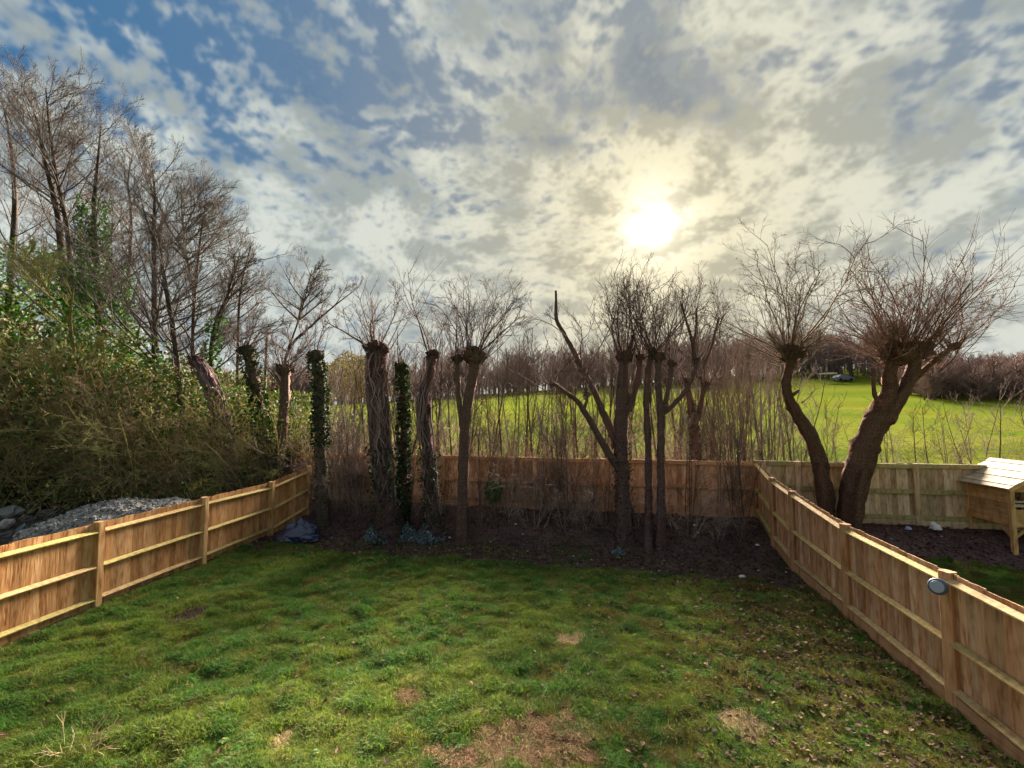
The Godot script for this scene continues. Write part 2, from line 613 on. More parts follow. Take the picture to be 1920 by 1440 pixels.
func spot_at(x: float, z: float) -> Array:             # how worn the lawn is there, and which kind
	var most := 0.0
	var kind := ""
	for s in lawn_spots:
		var q: float = 1.0 - sqrt(pow((x - s[0]) / s[2], 2.0) + pow((z - s[1]) / s[3], 2.0)) + patch.get_noise_2d(x * 7.0, z * 7.0) * 0.75 * s[5]
		if q > most:
			most = q
			kind = s[4]
	return [most, kind]

func make_ground() -> void:
	var xs := steps_from([[-420.0, -120.0, 30.0], [-120.0, -30.0, 6.0], [-30.0, -9.0, 0.7], [-9.0, 9.0, 0.075], [9.0, 30.0, 0.7], [30.0, 120.0, 6.0], [120.0, 420.0, 30.0]])
	var ds := steps_from([[-60.0, 0.0, 12.0], [0.0, 2.4, 0.4], [2.4, 12.9, 0.075], [12.9, 30.0, 0.45], [30.0, 160.0, 3.0], [160.0, 520.0, 20.0]])
	var nx := xs.size()
	var pts := PackedVector3Array()
	for d in ds:
		for x in xs:
			pts.append(Vector3(x, ground(x, -d), -d))
	var tools := {}
	for j in ds.size() - 1:
		for i in nx - 1:
			var zn := zone((xs[i] + xs[i + 1]) / 2, (ds[j] + ds[j + 1]) / 2)
			if not tools.has(zn):
				tools[zn] = []
			var a := j * nx + i
			tools[zn].append_array([a, a + nx, a + 1, a + 1, a + nx, a + nx + 1])
	for zn in tools:
		var map := {}
		var v := PackedVector3Array()
		var n := PackedVector3Array()
		var c := PackedColorArray()
		var ix := PackedInt32Array()
		for k in tools[zn]:
			if not map.has(k):
				map[k] = v.size()
				var p := pts[k]
				var e := 0.05 if p.z > -13.0 else 0.4
				v.append(p)
				n.append(Vector3(ground(p.x - e, p.z) - ground(p.x + e, p.z), 2.0 * e, ground(p.x, p.z - e) - ground(p.x, p.z + e)).normalized())
				c.append(ground_color(zn, p))
			ix.append(map[k])
		var arr := []
		arr.resize(Mesh.ARRAY_MAX)
		arr[Mesh.ARRAY_VERTEX] = v
		arr[Mesh.ARRAY_NORMAL] = n
		arr[Mesh.ARRAY_COLOR] = c
		arr[Mesh.ARRAY_INDEX] = ix
		var mesh := ArrayMesh.new()
		mesh.add_surface_from_arrays(Mesh.PRIMITIVE_TRIANGLES, arr)
		var m := mat(Color.WHITE, 1.0)
		m.specular_mode = BaseMaterial3D.SPECULAR_DISABLED
		m.vertex_color_use_as_albedo = true
		m.albedo_texture = soil_color
		m.uv1_triplanar = true
		m.uv1_world_triplanar = true
		m.uv1_scale = Vector3.ONE * (0.045 if zn == "field" else 1.1)
		if zn == "field":
			m.albedo_texture = null
		m.heightmap_enabled = true
		m.heightmap_texture = soil_height
		m.heightmap_scale = 4.0
		tag(part(zn, mesh, m, self), "", "", "", "structure")

func ground_color(zn: String, p: Vector3) -> Color:
	var k := patch.get_noise_2d(p.x * 2.0, p.z * 2.0)
	match zn:
		"field":
			return Color(0.062, 0.088, 0.011).lerp(Color(0.10, 0.102, 0.016), clampf(0.5 + 1.1 * patch.get_noise_2d(p.x * 0.12, p.z * 0.3) + 0.6 * patch.get_noise_2d(p.x * 0.6, p.z * 0.9), 0, 1)) if p.z < -12.6 else Color(0.07, 0.06, 0.03)
		"soil_bed", "neighbour_soil":
			return Color(0.10, 0.064, 0.066).lerp(Color(0.16, 0.104, 0.095), clampf(0.5 + k, 0, 1))
		"building_yard":
			return Color(0.06, 0.05, 0.042).lerp(Color(0.12, 0.105, 0.095), clampf(0.4 + k, 0, 1))
	var s := spot_at(p.x, p.z)
	if s[0] > 0.05:
		return {"dead": Color(0.12, 0.07, 0.05), "straw": Color(0.36, 0.25, 0.12), "bare": Color(0.085, 0.06, 0.045)}[s[1]]
	return lawn_color(p.x, p.z)

func make_grass() -> void:
	var kinds := [[tuft_mesh(16, 1, 0.028, 0.6, 0.75), Copies_.new()], [tuft_mesh(15, 2, 0.032, 0.9, 0.9), Copies_.new()], [tuft_mesh(13, 3, 0.036, 1.3, 1.0), Copies_.new()]]
	var dry := [tuft_mesh(12, 4, 0.03, 1.6, 0.9), Copies_.new()]
	var side := [tuft_mesh(12, 2, 0.04, 0.9, 0.7), Copies_.new()]
	for k in 300000:
		var d := 2.5 + 7.3 * pow(rng.randf(), 1.25)
		var x := rng.randf_range(maxf(-1.3 * d - 0.6, -6.2), minf(1.3 * d + 0.6, 10.5))
		var zn := zone(x, d)
		if zn != "lawn" and zn != "neighbour_lawn":
			if zn != "soil_bed" or rng.randf() > 0.05:
				continue
		var z := -d
		var p := Vector3(x, ground(x, z) - 0.004, z)
		var s := spot_at(x, z)
		if s[0] > 0.0 and s[0] * 1.5 > rng.randf() * 0.8:
			if s[1] == "bare" and rng.randf() < 0.93:
				continue
			if s[1] == "dead" and fine.get_noise_2d(x * 5.0, z * 5.0) > 0.12:
				continue
			var c := Color(0.55, 0.37, 0.18) if s[1] == "straw" else (Color(0.36, 0.20, 0.105) if s[1] == "dead" else Color(0.16, 0.11, 0.06))
			c *= rng.randf_range(0.45, 1.3)
			if rng.randf() < 0.16:
				c = lawn_color(x, z)
			dry[1].add(Transform3D(Basis(Vector3.UP, rng.randf() * TAU).scaled(Vector3.ONE * rng.randf_range(0.03, 0.065)), p), c)
			continue
		var col := lawn_color(x, z)
		var hole := patch.get_noise_2d(x * 5.5 + 9.0, z * 5.5)
		var worn := smoothstep(0.8, 3.6, x + 0.25 * z + 2.2)
		if hole > 0.36 - worn * 0.18 and rng.randf() < 0.75:
			continue
		var clump := smoothstep(-0.25, 0.45, patch.get_noise_2d(x * 5.0 + 7.0, z * 5.0) + 0.5 * patch.get_noise_2d(x * 1.6, z * 1.6 + 30.0))
		col *= rng.randf_range(0.6, 1.4)
		col = col.lerp(Color(0.20, 0.15, 0.06), (1.0 - clump) * 0.45 * rng.randf())
		if rng.randf() < 0.10 + 0.10 * worn:
			col = Color(0.34, 0.26, 0.11) * rng.randf_range(0.6, 1.2)
		var tall := 0.034 + 0.042 * clump
		tall *= rng.randf_range(0.7, 1.3) * (1.0 - 0.25 * worn)
		var to: Array = side if zn == "neighbour_lawn" else kinds[rng.randi() % 3]
		if zn == "neighbour_lawn":
			col = lawn_color(x, z) * rng.randf_range(0.6, 1.4)
		to[1].add(Transform3D(Basis.from_euler(Vector3(rng.randf_range(-0.25, 0.25), rng.randf() * TAU, rng.randf_range(-0.25, 0.25))).scaled(Vector3(tall * 1.1, tall, tall * 1.1)), p), col)
	var m := leaf_material(Color(1.0, 1.0, 0.7), 0.65)
	var names := ["lawn_grass", "lawn_grass", "lawn_grass"]
	var labels := ["upright green grass blades of the lawn", "bent green grass blades of the lawn", "matted green grass blades of the lawn"]
	for k in 3:
		tag(scatter(names[k], kinds[k][1], kinds[k][0], m, self), labels[k], "grass")
	tag(scatter("dead_grass", dry[1], dry[0], leaf_material(Color(0.4, 0.35, 0.3), 0.9), self), "brown dead grass in the worn patches of the lawn", "grass")
	tag(scatter("neighbour_grass", side[1], side[0], m, self), "dark green grass of the lawn beyond the right-hand fence", "grass")
	# meadow grass on the near part of the field
	var far := Copies_.new()
	for k in 26000:
		var d := 13.2 + 30.0 * pow(rng.randf(), 1.6)
		var x := rng.randf_range(-0.75 * d, 1.25 * d)
		var z := -d
		var c := Color(0.076, 0.104, 0.012).lerp(Color(0.10, 0.107, 0.02), clampf(0.5 + patch.get_noise_2d(x * 0.3, z * 0.3), 0, 1)) * rng.randf_range(0.8, 1.2)
		far.add(Transform3D(Basis(Vector3.UP, rng.randf() * TAU).scaled(Vector3(0.12, 0.045, 0.12)), Vector3(x, ground(x, z), z)), c)
	tag(scatter("field_grass", far, kinds[1][0], leaf_material(Color(0.6, 0.6, 0.4), 0.9), self), "bright green pasture grass beyond the back fence", "grass")

func make_litter() -> void:
	var leaf := leaf_mesh()
	var copies := Copies_.new()
	var bed := Copies_.new()
	for k in 34000:
		var d := 2.6 + 8.4 * rng.randf()
		var x := rng.randf_range(-5.9, 9.0)
		var zn := zone(x, d)
		var z := -d
		var dead := [Color(0.16, 0.085, 0.045), Color(0.10, 0.055, 0.035), Color(0.30, 0.185, 0.11), Color(0.09, 0.05, 0.035)]
		var c: Color = dead[rng.randi() % 4] * rng.randf_range(0.6, 1.3)
		if zn == "soil_bed" or zn == "neighbour_soil":
			bed.add(turned(Vector3(x, ground(x, z) + rng.randf_range(0.004, 0.02), z), rng.randf_range(0.03, 0.065), 0.9), c * 0.55 if rng.randf() < 0.992 else Color(0.4, 0.34, 0.28))
		elif zn == "lawn":
			var near := smoothstep(2.8, 0.2, right_x(d) - x) * 1.3 + smoothstep(0.6, 0.0, fence_d(x) - d - 2.8) * 0.6 + 0.035
			if x + 0.2 * z > -0.2:
				near += 0.12
			if rng.randf() < near:
				copies.add(turned(Vector3(x, ground(x, z) + rng.randf_range(0.015, 0.04), z), rng.randf_range(0.03, 0.06), 0.8), c)
	var m := leaf_material(Color(0.25, 0.2, 0.15), 0.85)
	tag(scatter("fallen_leaves", copies, leaf, m, self), "brown fallen leaves lying in the lawn grass", "leaves")
	tag(scatter("leaf_litter", bed, leaf, m, self), "dark rotting leaf litter under the pollarded trees", "leaves")

# ---------------------------------------------------------------- fences
func wood_set(colors: Array, stained := 1.0) -> Array:
	var out := []
	for k in colors.size() * 4:
		out.append(wood_material((colors[k % colors.size()] as Color) * ([1.0, 0.78, 1.10, 0.90][k / colors.size()]), k + 1, stained))
	return out

# posts: rows of [x, distance ahead, height of the top]; inner: the side that carries the rails
func fence(called: String, label: String, group: String, posts: Array, inner: Vector3, o: Dictionary) -> void:
	var root := thing(called, label, "fence", Vector3(posts[0][0], ground(posts[0][0], -posts[0][1]), -posts[0][1]), 0.0, group)
	var org := root.position
	var post_mesh := prism(bar(0.1, 0.1, 0.008), 1.0)
	var board_mesh := prism(PackedVector2Array([Vector2(-0.0625, -0.004), Vector2(0.0625, -0.004), Vector2(0.0625, 0.004), Vector2(-0.0625, 0.004)]), 1.0)
	var rail_mesh := prism(PackedVector2Array([Vector2(-0.030, -0.028), Vector2(0.030, -0.028), Vector2(0.034, -0.022), Vector2(0.008, 0.034), Vector2(-0.004, 0.036), Vector2(-0.034, -0.022)]), 1.0)
	var flat_mesh := prism(bar(0.09, 0.035, 0.005), 1.0)
	var plank_mesh := prism(bar(0.15, 0.022, 0.004), 1.0)
	for p in posts:
		if p.size() > 3:
			continue
		var foot := Vector3(p[0], ground(p[0], -p[1]) - 0.08, -p[1])
		var lean := Vector3(rng.randf_range(-0.012, 0.012), 1.0, rng.randf_range(-0.012, 0.012))
		var t := spanning(foot, foot + lean, inner)
		t.basis = t.basis.scaled_local(Vector3(1, p[2] - foot.y + o.get("post_up", 0.0), 1))
		t.origin -= org
		part("post", post_mesh, o.posts[rng.randi() % o.posts.size()], root, t)
	for k in posts.size() - 1:
		var a := Vector3(posts[k][0], posts[k][2], -posts[k][1])
		var b := Vector3(posts[k + 1][0], posts[k + 1][2], -posts[k + 1][1])
		var flat := Vector3(b.x - a.x, 0, b.z - a.z)
		var length := flat.length()
		var along := flat / length
		var face := inner - along * inner.dot(along)
		face = face.normalized()
		var count := int(round(length / 0.1))
		for j in count:
			var f := (j + 0.5) / count
			var x := lerpf(a.x, b.x, f) - face.x * 0.03
			var z := lerpf(a.z, b.z, f) - face.z * 0.03
			var low: float = ground(x, z) + o.get("clear", 0.02)
			var high: float = lerpf(a.y, b.y, f) + o.get("board_up", 0.0) + rng.randf_range(-0.008, 0.008)
			var lean := along * rng.randf_range(-0.006, 0.006)
			var t := spanning(Vector3(x, low, z), Vector3(x, low + 1.0, z) + lean, face.rotated(Vector3.UP, 0.05 * o.get("lap", 1.0)))
			t.basis = t.basis.scaled_local(Vector3(rng.randf_range(0.97, 1.03), high - low, 1))
			t.origin -= org
			part("board", board_mesh, o.boards[rng.randi() % o.boards.size()], root, t)
		for r in o.rails:
			var ga := ground(a.x, a.z)
			var gb := ground(b.x, b.z)
			var pa := Vector3(a.x, lerpf(ga, a.y, r), a.z) + along * 0.048 + face * 0.012
			var pb := Vector3(b.x, lerpf(gb, b.y, r), b.z) - along * 0.048 + face * 0.012
			if r > 0.8:
				pa.y = a.y - (1.0 - r) * 1.2
				pb.y = b.y - (1.0 - r) * 1.2
			pa.y += rng.randf_range(-0.01, 0.01)
			pb.y += rng.randf_range(-0.01, 0.01)
			var t := spanning(pa, pb, face)
			t.basis = t.basis.scaled_local(Vector3(1, pa.distance_to(pb), 1))
			t.origin -= org
			part("rail", flat_mesh if o.get("flat", false) else rail_mesh, o.rail_wood[rng.randi() % o.rail_wood.size()], root, t)
		if o.get("gravel", false):
			var pa := Vector3(a.x, ground(a.x, a.z) + 0.05, a.z) + along * 0.052 + face * 0.01
			var pb := Vector3(b.x, ground(b.x, b.z) + 0.05, b.z) - along * 0.052 + face * 0.01
			var t := spanning(pa, pb, face)
			t.basis = t.basis.scaled_local(Vector3(1, pa.distance_to(pb), 1))
			t.origin -= org
			part("gravel_board", plank_mesh, o.posts[rng.randi() % o.posts.size()], root, t)

func make_fences() -> void:
	var tan_ := wood_set([Color(0.62, 0.33, 0.14), Color(0.56, 0.29, 0.12), Color(0.66, 0.38, 0.18), Color(0.52, 0.25, 0.10)])
	var tan_post := wood_set([Color(0.62, 0.37, 0.16), Color(0.66, 0.40, 0.19)], 0.6)
	var moss_rail := wood_set([Color(0.58, 0.42, 0.18), Color(0.62, 0.44, 0.21), Color(0.50, 0.41, 0.15)], 1.4)
	var red := wood_set([Color(0.72, 0.41, 0.235), Color(0.66, 0.36, 0.20), Color(0.76, 0.47, 0.29), Color(0.62, 0.32, 0.17)])
	var red_post := wood_set([Color(0.66, 0.36, 0.19), Color(0.62, 0.33, 0.17)], 0.6)
	var grey := wood_set([Color(0.60, 0.45, 0.30), Color(0.52, 0.39, 0.25), Color(0.66, 0.51, 0.36), Color(0.48, 0.34, 0.21)])
	var grey_rail := wood_set([Color(0.42, 0.37, 0.18), Color(0.36, 0.32, 0.15)])
	var left := []
	for d in [2.6, 4.56, 6.49, 8.41, 10.37]:
		left.append([left_x(d), d, 1.16])
	left.append([left_x(11.35), 11.35, 1.40])
	fence("board_fence", "sunlit tan board fence with greenish rails beside the gravel heap", "wooden board fences", left, Vector3(1, 0, 0.1), {"boards": tan_, "posts": tan_post, "rail_wood": moss_rail, "rails": [0.13, 0.50, 0.90], "board_up": 0.0, "post_up": 0.02, "lap": -1.7})
	var right := []
	for row in [[2.4, 1.17], [4.31, 1.19], [6.16, 1.19], [7.95, 1.33], [8.9, 1.43], [9.93, 1.66]]:
		right.append([right_x(row[0]), row[0], row[1]])
	fence("board_fence", "reddish brown board fence carrying a round grey lamp on one post", "wooden board fences", right, Vector3(-1, 0, 0.2), {"boards": red, "posts": red_post, "rail_wood": moss_rail, "rails": [0.14, 0.50, 0.955], "board_up": 0.02, "post_up": 0.03, "gravel": true})
	var back := []
	for x in [-7.4, -5.5, -3.6, -1.7, 0.2, 2.1, 4.0, 5.28]:
		back.append([x, fence_d(x), 1.665])
	fence("board_fence", "shaded brown board fence behind the row of pollarded trees", "wooden board fences", back, Vector3(-0.22, 0, 1), {"boards": red, "posts": red_post, "rail_wood": red_post, "rails": [0.13, 0.52, 0.955], "gravel": true, "flat": true})
	var beyond := []
	for x in [5.4, 6.05, 6.95, 8.15, 9.85, 11.55, 13.25, 14.95]:
		beyond.append([x, fence_d(x) - 0.02, 1.69])
	fence("board_fence", "weathered grey-green board fence behind the raised wooden hutch", "wooden board fences", beyond, Vector3(-0.22, 0, 1), {"boards": grey, "posts": grey, "rail_wood": grey_rail, "rails": [0.13, 0.55, 0.955], "gravel": true, "flat": true})

# ---------------------------------------------------------------- things in the gardens
func box_part(called: String, a: Vector3, b: Vector3, wide: float, thick: float, face: Vector3, m: Material, root: Node3D) -> MeshInstance3D:
	var t := spanning(a, b, face)
	return part(called, prism(bar(wide, thick, minf(0.004, thick * 0.3)), a.distance_to(b)), m, root, t)

func make_hutch() -> void:
	var foot := Vector3(8.86, 0.0, -8.2)
	foot.y = ground(foot.x, foot.z)
	var root := thing("raised_hutch", "raised wooden animal hutch with pale slatted pitched roof on legs", "hutch", foot, -0.16)
	var wood := wood_set([Color(0.60, 0.36, 0.16), Color(0.55, 0.32, 0.14)], 0.7)
	var pale := wood_set([Color(0.56, 0.47, 0.34), Color(0.50, 0.41, 0.30), Color(0.60, 0.51, 0.38)], 0.5)
	var L := 0.92
	var W := 1.12
	var lo := 0.70 - foot.y
	var hi := 1.40 - foot.y
	var ridge := 1.76 - foot.y
	for x in [0.0, W]:
		for z in [0.0, -L]:
			box_part("leg", Vector3(x, ground(foot.x + x, foot.z + z) - foot.y - 0.02, z), Vector3(x, hi, z), 0.07, 0.07, Vector3(0, 0, 1), wood[0], root)
	# board cladding, one plank above the other
	var n := 7
	for k in n:
		var y := lerpf(lo, hi, (k + 0.5) / n)
		box_part("side_board", Vector3(-0.012, y, -0.03), Vector3(-0.012, y, -L + 0.03), (hi - lo) / n * 0.985, 0.016, Vector3(-1, 0, 0), wood[k % 4], root)
		box_part("side_board", Vector3(W + 0.012, y, -0.03), Vector3(W + 0.012, y, -L + 0.03), (hi - lo) / n * 0.985, 0.016, Vector3(1, 0, 0), wood[k % 4], root)
		box_part("back_board", Vector3(0.03, y, -L - 0.012), Vector3(W - 0.03, y, -L - 0.012), (hi - lo) / n * 0.985, 0.016, Vector3(0, 0, -1), wood[k % 4], root)
		if k < 3 or k > 5:
			box_part("front_board", Vector3(0.03, y, 0.012), Vector3(W - 0.03, y, 0.012), (hi - lo) / n * 0.985, 0.016, Vector3(0, 0, 1), wood[k % 4], root)
	box_part("trim", Vector3(0.0, lo + 0.37, 0.03), Vector3(W, lo + 0.37, 0.03), 0.05, 0.025, Vector3(0, 0, 1), pale[0], root)
	box_part("trim", Vector3(0.0, lo + 0.44, 0.034), Vector3(W, lo + 0.44, 0.034), 0.03, 0.025, Vector3(0, 0, 1), pale[1], root)
	box_part("floor_panel", Vector3(W / 2, lo - 0.01, 0.0), Vector3(W / 2, lo - 0.01, -L), W, 0.02, Vector3(0, 1, 0), wood[1], root)
	for z in [0.03, -L - 0.03]:                          # triangular gable boards
		for k in 4:
			var f := (k + 0.5) / 4.0
			var half := W / 2 * (1.0 - f)
			box_part("gable_board", Vector3(W / 2 - half, lerpf(hi, ridge, f), z * 0.6 - 0.005), Vector3(W / 2 + half, lerpf(hi, ridge, f), z * 0.6 - 0.005), (ridge - hi) / 4 * 0.98, 0.016, Vector3(0, 0, 1), wood[k % 4], root)
	for s in [[0.0, 1], [W, -1]]:                        # braces under the floor
		box_part("brace", Vector3(s[0] + 0.02 * s[1], lo - 0.2, -0.01), Vector3(s[0] + 0.22 * s[1], lo - 0.02, -0.01), 0.05, 0.035, Vector3(0, 0, 1), wood[2], root)
		box_part("brace", Vector3(s[0], lo - 0.2, -0.03), Vector3(s[0], lo - 0.02, -0.24), 0.05, 0.035, Vector3(1, 0, 0), wood[2], root)
	var roof := box_part("roof", Vector3(W / 2, ridge + 0.045, 0.19), Vector3(W / 2, ridge + 0.045, -L - 0.19), 0.05, 0.02, Vector3.UP, pale[0], root)      # ridge board, slats as its pieces
	var to_roof := roof.transform.affine_inverse()
	for side in [0, 1]:
		var eave := Vector3(-0.16, hi - 0.04, 0) if side == 0 else Vector3(W + 0.16, hi - 0.04, 0)
		var top := Vector3(W / 2, ridge + 0.03, 0)
		var slope := top - eave
		var up := Vector3(-slope.y, slope.x, 0).normalized() if side == 0 else Vector3(slope.y, -slope.x, 0).normalized()
		for k in 8:
			var c := eave + slope * ((k + 0.5) / 8.0) + up * (0.012 + 0.009 * (k % 2))
			var slat := box_part("roof_slat", c + Vector3(0, 0, 0.18), c + Vector3(0, 0, -L - 0.18), slope.length() / 8.0 * 0.93, 0.018, up, pale[rng.randi() % pale.size()], roof)
			slat.transform = to_roof * slat.transform
		for z in [0.17, -L - 0.17]:
			box_part("verge_board", eave + Vector3(0, -0.01, z) - up * 0.005, top + Vector3(0, -0.01, z) - up * 0.005, 0.07, 0.02, Vector3(0, 0, 1), wood[0], root)

func make_lamp() -> void:
	var p := Vector3(right_x(4.31), 0, -4.31) + Vector3(-0.055, 0, 0.0)
	p.y = at(1757, 1097, 4.31).y
	var root := thing("garden_lamp", "round grey lamp fixed to a reddish fence post", "lamp", p, 0.0)
	var shell := mat(srgb(0.10, 0.115, 0.16), 0.45)
	var st := SurfaceTool.new()
	st.begin(Mesh.PRIMITIVE_TRIANGLES)
	var prof := [Vector2(0.0, 0.0), Vector2(0.052, 0.0), Vector2(0.066, 0.006), Vector2(0.072, 0.018), Vector2(0.072, 0.034), Vector2(0.064, 0.048), Vector2(0.045, 0.058), Vector2(0.0, 0.062)]
	for k in prof.size() - 1:
		for s in 28:
			var q := []
			for e in [[k, s], [k, s + 1], [k + 1, s + 1], [k + 1, s]]:
				var a: float = TAU * e[1] / 28.0
				q.append(Vector3(prof[e[0]].x * cos(a), prof[e[0]].y, prof[e[0]].x * sin(a)))
			for x in [0, 1, 2, 0, 2, 3]:
				st.add_vertex(q[x])
	st.generate_normals()
	var facing := Basis(Vector3(0, 0, 1), Vector3(-0.78, 0.15, 0.6).normalized(), Vector3.ZERO)
	facing.x = facing.y.cross(Vector3.UP).normalized()
	facing.z = facing.x.cross(facing.y)
	var housing := part("housing", st.commit(), shell, root, Transform3D(facing, Vector3(-0.055, 0, 0.03)))
	part("bracket", prism(bar(0.04, 0.03, 0.004), 0.07), shell, root, spanning(Vector3(0.004, 0, 0.0), Vector3(-0.06, 0, 0.03), Vector3.UP))
	var glass := mat(srgb(0.30, 0.32, 0.38), 0.25)
	var lens := CylinderMesh.new()
	lens.top_radius = 0.05
	lens.bottom_radius = 0.052
	lens.height = 0.008
	part("lens", lens, glass, housing, Transform3D(Basis.IDENTITY, Vector3(0, 0.062, 0)))

func lump(size: Vector3, seed_: int, crease: float, rings := 28, scale_ := 1.1, ridged := true) -> ArrayMesh:      # a creased, sagging heap
	var n := noise(seed_, scale_, 4)
	if ridged:
		n.fractal_type = FastNoiseLite.FRACTAL_RIDGED
	var s := SphereMesh.new()
	s.radial_segments = rings * 2
	s.rings = rings
	s.radius = 1.0
	s.height = 2.0
	var a := s.get_mesh_arrays()
	var v: PackedVector3Array = a[Mesh.ARRAY_VERTEX]
	var st := SurfaceTool.new()
	st.begin(Mesh.PRIMITIVE_TRIANGLES)
	for k in a[Mesh.ARRAY_INDEX]:
		var p := v[k]
		p *= 1.0 + n.get_noise_3dv(p) * crease
		p.y = maxf(p.y, -0.15)
		st.add_vertex(p * size)
	st.generate_normals()
	return st.commit()

func make_small_things() -> void:
	# the dark blue bag in the far left corner
	var p := on_ground(562, 1012)
	var plastic := mat(srgb(0.014, 0.022, 0.06), 0.22)
	plastic.metallic_specular = 0.6
	var bag := thing("plastic_bag", "crumpled dark blue plastic sack lying by the fence corner", "bag", p)
	part("body", lump(Vector3(0.36, 0.30, 0.28), 3, 0.24, 48, 0.55), plastic, bag, Transform3D(Basis(Vector3.UP, 0.4), Vector3(0, 0.05, 0)))
	part("neck", lump(Vector3(0.13, 0.13, 0.10), 9, 0.3, 14, 0.8), plastic, bag, Transform3D(Basis(Vector3.BACK, -0.3), Vector3(0.02, 0.30, 0)))
	part("fold", lump(Vector3(0.24, 0.13, 0.18), 15, 0.25, 24, 0.6), plastic, bag, Transform3D(Basis.IDENTITY, Vector3(-0.2, 0.05, 0.16)))
	part("fold", lump(Vector3(0.22, 0.12, 0.18), 19, 0.25, 24, 0.6), plastic, bag, Transform3D(Basis.IDENTITY, Vector3(0.24, 0.04, 0.12)))
	# gravel heap in the yard
	var hp := Vector3(-7.3, 0, -8.9)
	hp.y = ground(hp.x, hp.z)
	var heap := thing("gravel_heap", "pale grey gravel heap behind the tan fence", "gravel heap", hp)
	var gm := mat(Color.WHITE, 0.95)
	gm.albedo_color = srgb(0.27, 0.25, 0.22)
	gm.albedo_texture = soil_color
	gm.uv1_triplanar = true
	gm.uv1_scale = Vector3.ONE * 3.0
	part("mound", lump(Vector3(1.55, 0.62, 1.2), 41, 0.22), gm, heap)
	var pebbles := Copies_.new()
	var n := noise(41, 1.1, 4)
	n.fractal_type = FastNoiseLite.FRACTAL_RIDGED
	for k in 5000:
		var a := rng.randf() * TAU
		var e := asin(rng.randf())
		var q := Vector3(cos(a) * cos(e), sin(e), sin(a) * cos(e))
		q *= 1.0 + n.get_noise_3dv(q) * 0.22
		var tone := rng.randf_range(0.10, 0.36)
		pebbles.add(turned(q * Vector3(1.55, 0.62, 1.2), rng.randf_range(0.025, 0.06)), Color(tone, tone * 0.95, tone * 0.88))
	var pm := mat(Color.WHITE, 0.9)
	pm.vertex_color_use_as_albedo = true
	scatter("pebbles", pebbles, stone_mesh(5), pm, heap)
	# rubble
	var stone := mat(Color.WHITE, 0.95)
	stone.albedo_texture = soil_color
	stone.uv1_triplanar = true
	stone.uv1_scale = Vector3.ONE * 1.5
	var tones := [Color(0.30, 0.29, 0.28), Color(0.2, 0.19, 0.2), Color(0.13, 0.17, 0.17), Color(0.36, 0.33, 0.31), Color(0.11, 0.10, 0.10)]
	for row in [[20, 968, 0.42], [62, 952, 0.34], [88, 970, 0.3], [8, 992, 0.36], [40, 1000, 0.28], [70, 992, 0.22], [112, 1000, 0.24], [30, 950, 0.24], [100, 985, 0.2], [52, 978, 0.26], [128, 955, 0.2], [150, 930, 0.2], [12, 1008, 0.22]]:
		var q := on_ground(row[0], row[1])
		var m := stone.duplicate()
		m.albedo_color = (tones[rng.randi() % 5] as Color).linear_to_srgb()
		var o := part("rubble_lump", stone_mesh(rng.randi() % 50, 0.7), m, self, Transform3D(Basis.from_euler(Vector3(rng.randf(), rng.randf() * 6, rng.randf() * 0.5)).scaled(Vector3.ONE * row[2]), q + Vector3(0, row[2] * 0.18, 0)))
		tag(o, "angular grey lump of rubble in the yard beside the gravel heap", "rubble", "rubble in the yard")
	var q := on_ground(40, 934)
	var slab := part("paving_slab", prism(bar(0.62, 0.045, 0.01), 0.5), mat(srgb(0.42, 0.44, 0.42), 0.9), self, Transform3D(Basis.from_euler(Vector3(PI / 2 - 0.12, 0.5, 0.1)), q + Vector3(0, 0.12, 0.1)))
	tag(slab, "pale flat slab lying on the rubble below the thicket", "slab")
	# litter
	var pale := mat(srgb(0.62, 0.60, 0.60), 0.6)
	var lp := on_ground(1755, 1000)
	var pot := thing("garden_ornament", "small pale grey ornament on the dark soil near the hutch", "ornament", lp)
	part("body", lump(Vector3(0.075, 0.08, 0.07), 61, 0.4, 14), pale, pot, Transform3D(Basis.IDENTITY, Vector3(0, 0.07, 0)))
	part("head", lump(Vector3(0.05, 0.06, 0.05), 63, 0.4, 10), pale, pot, Transform3D(Basis.IDENTITY, Vector3(-0.03, 0.13, 0)))
	lp = on_ground(1703, 995)
	tag(part("crumpled_packet", lump(Vector3(0.05, 0.045, 0.04), 71, 0.5, 10), mat(srgb(0.35, 0.36, 0.5), 0.5), self, Transform3D(Basis.IDENTITY, lp + Vector3(0, 0.02, 0))), "tiny bluish crumpled packet on the soil near the fence", "packet")
	for row in [[1392, 1085, 0.045], [967, 985, 0.03], [1303, 988, 0.04], [1309, 1004, 0.03], [1420, 1026, 0.04], [1105, 1140, 0.02], [833, 1002, 0.03], [843, 1010, 0.03], [980, 1005, 0.02]]:
		var w := on_ground(row[0], row[1])
		var scrap := part("paper_scrap", lump(Vector3(row[2], row[2] * 0.5, row[2] * 0.7), 80 + int(row[0]), 0.6, 6), pale, self, Transform3D(Basis(Vector3.UP, rng.randf() * 6), w + Vector3(0, 0.02, 0)))
		tag(scrap, "small white scrap lying on the ground by the trees", "scrap", "white scraps on the ground")
	# dry stalks poking out of the lawn at the front
	var w := Wood.new()
	var sp := on_ground(135, 1425)
	var stalks := thing("dry_stalks", "clump of pale dry plant stalks standing in the lawn", "dead plant", sp)
	for k in 16:
		var dir := Vector3(rng.randf_range(-0.7, 0.9), rng.randf_range(0.25, 0.9), rng.randf_range(-0.5, 0.5)).normalized()
		grow(w, Vector3(rng.randf_range(-0.12, 0.12), 0, rng.randf_range(-0.08, 0.08)), dir, rng.randf_range(0.14, 0.34), 0.0035, 1, {"col": Color(0.42, 0.33, 0.17), "lift": 0.0, "waver": 0.1, "kids": [0, 3], "spread": 0.8})
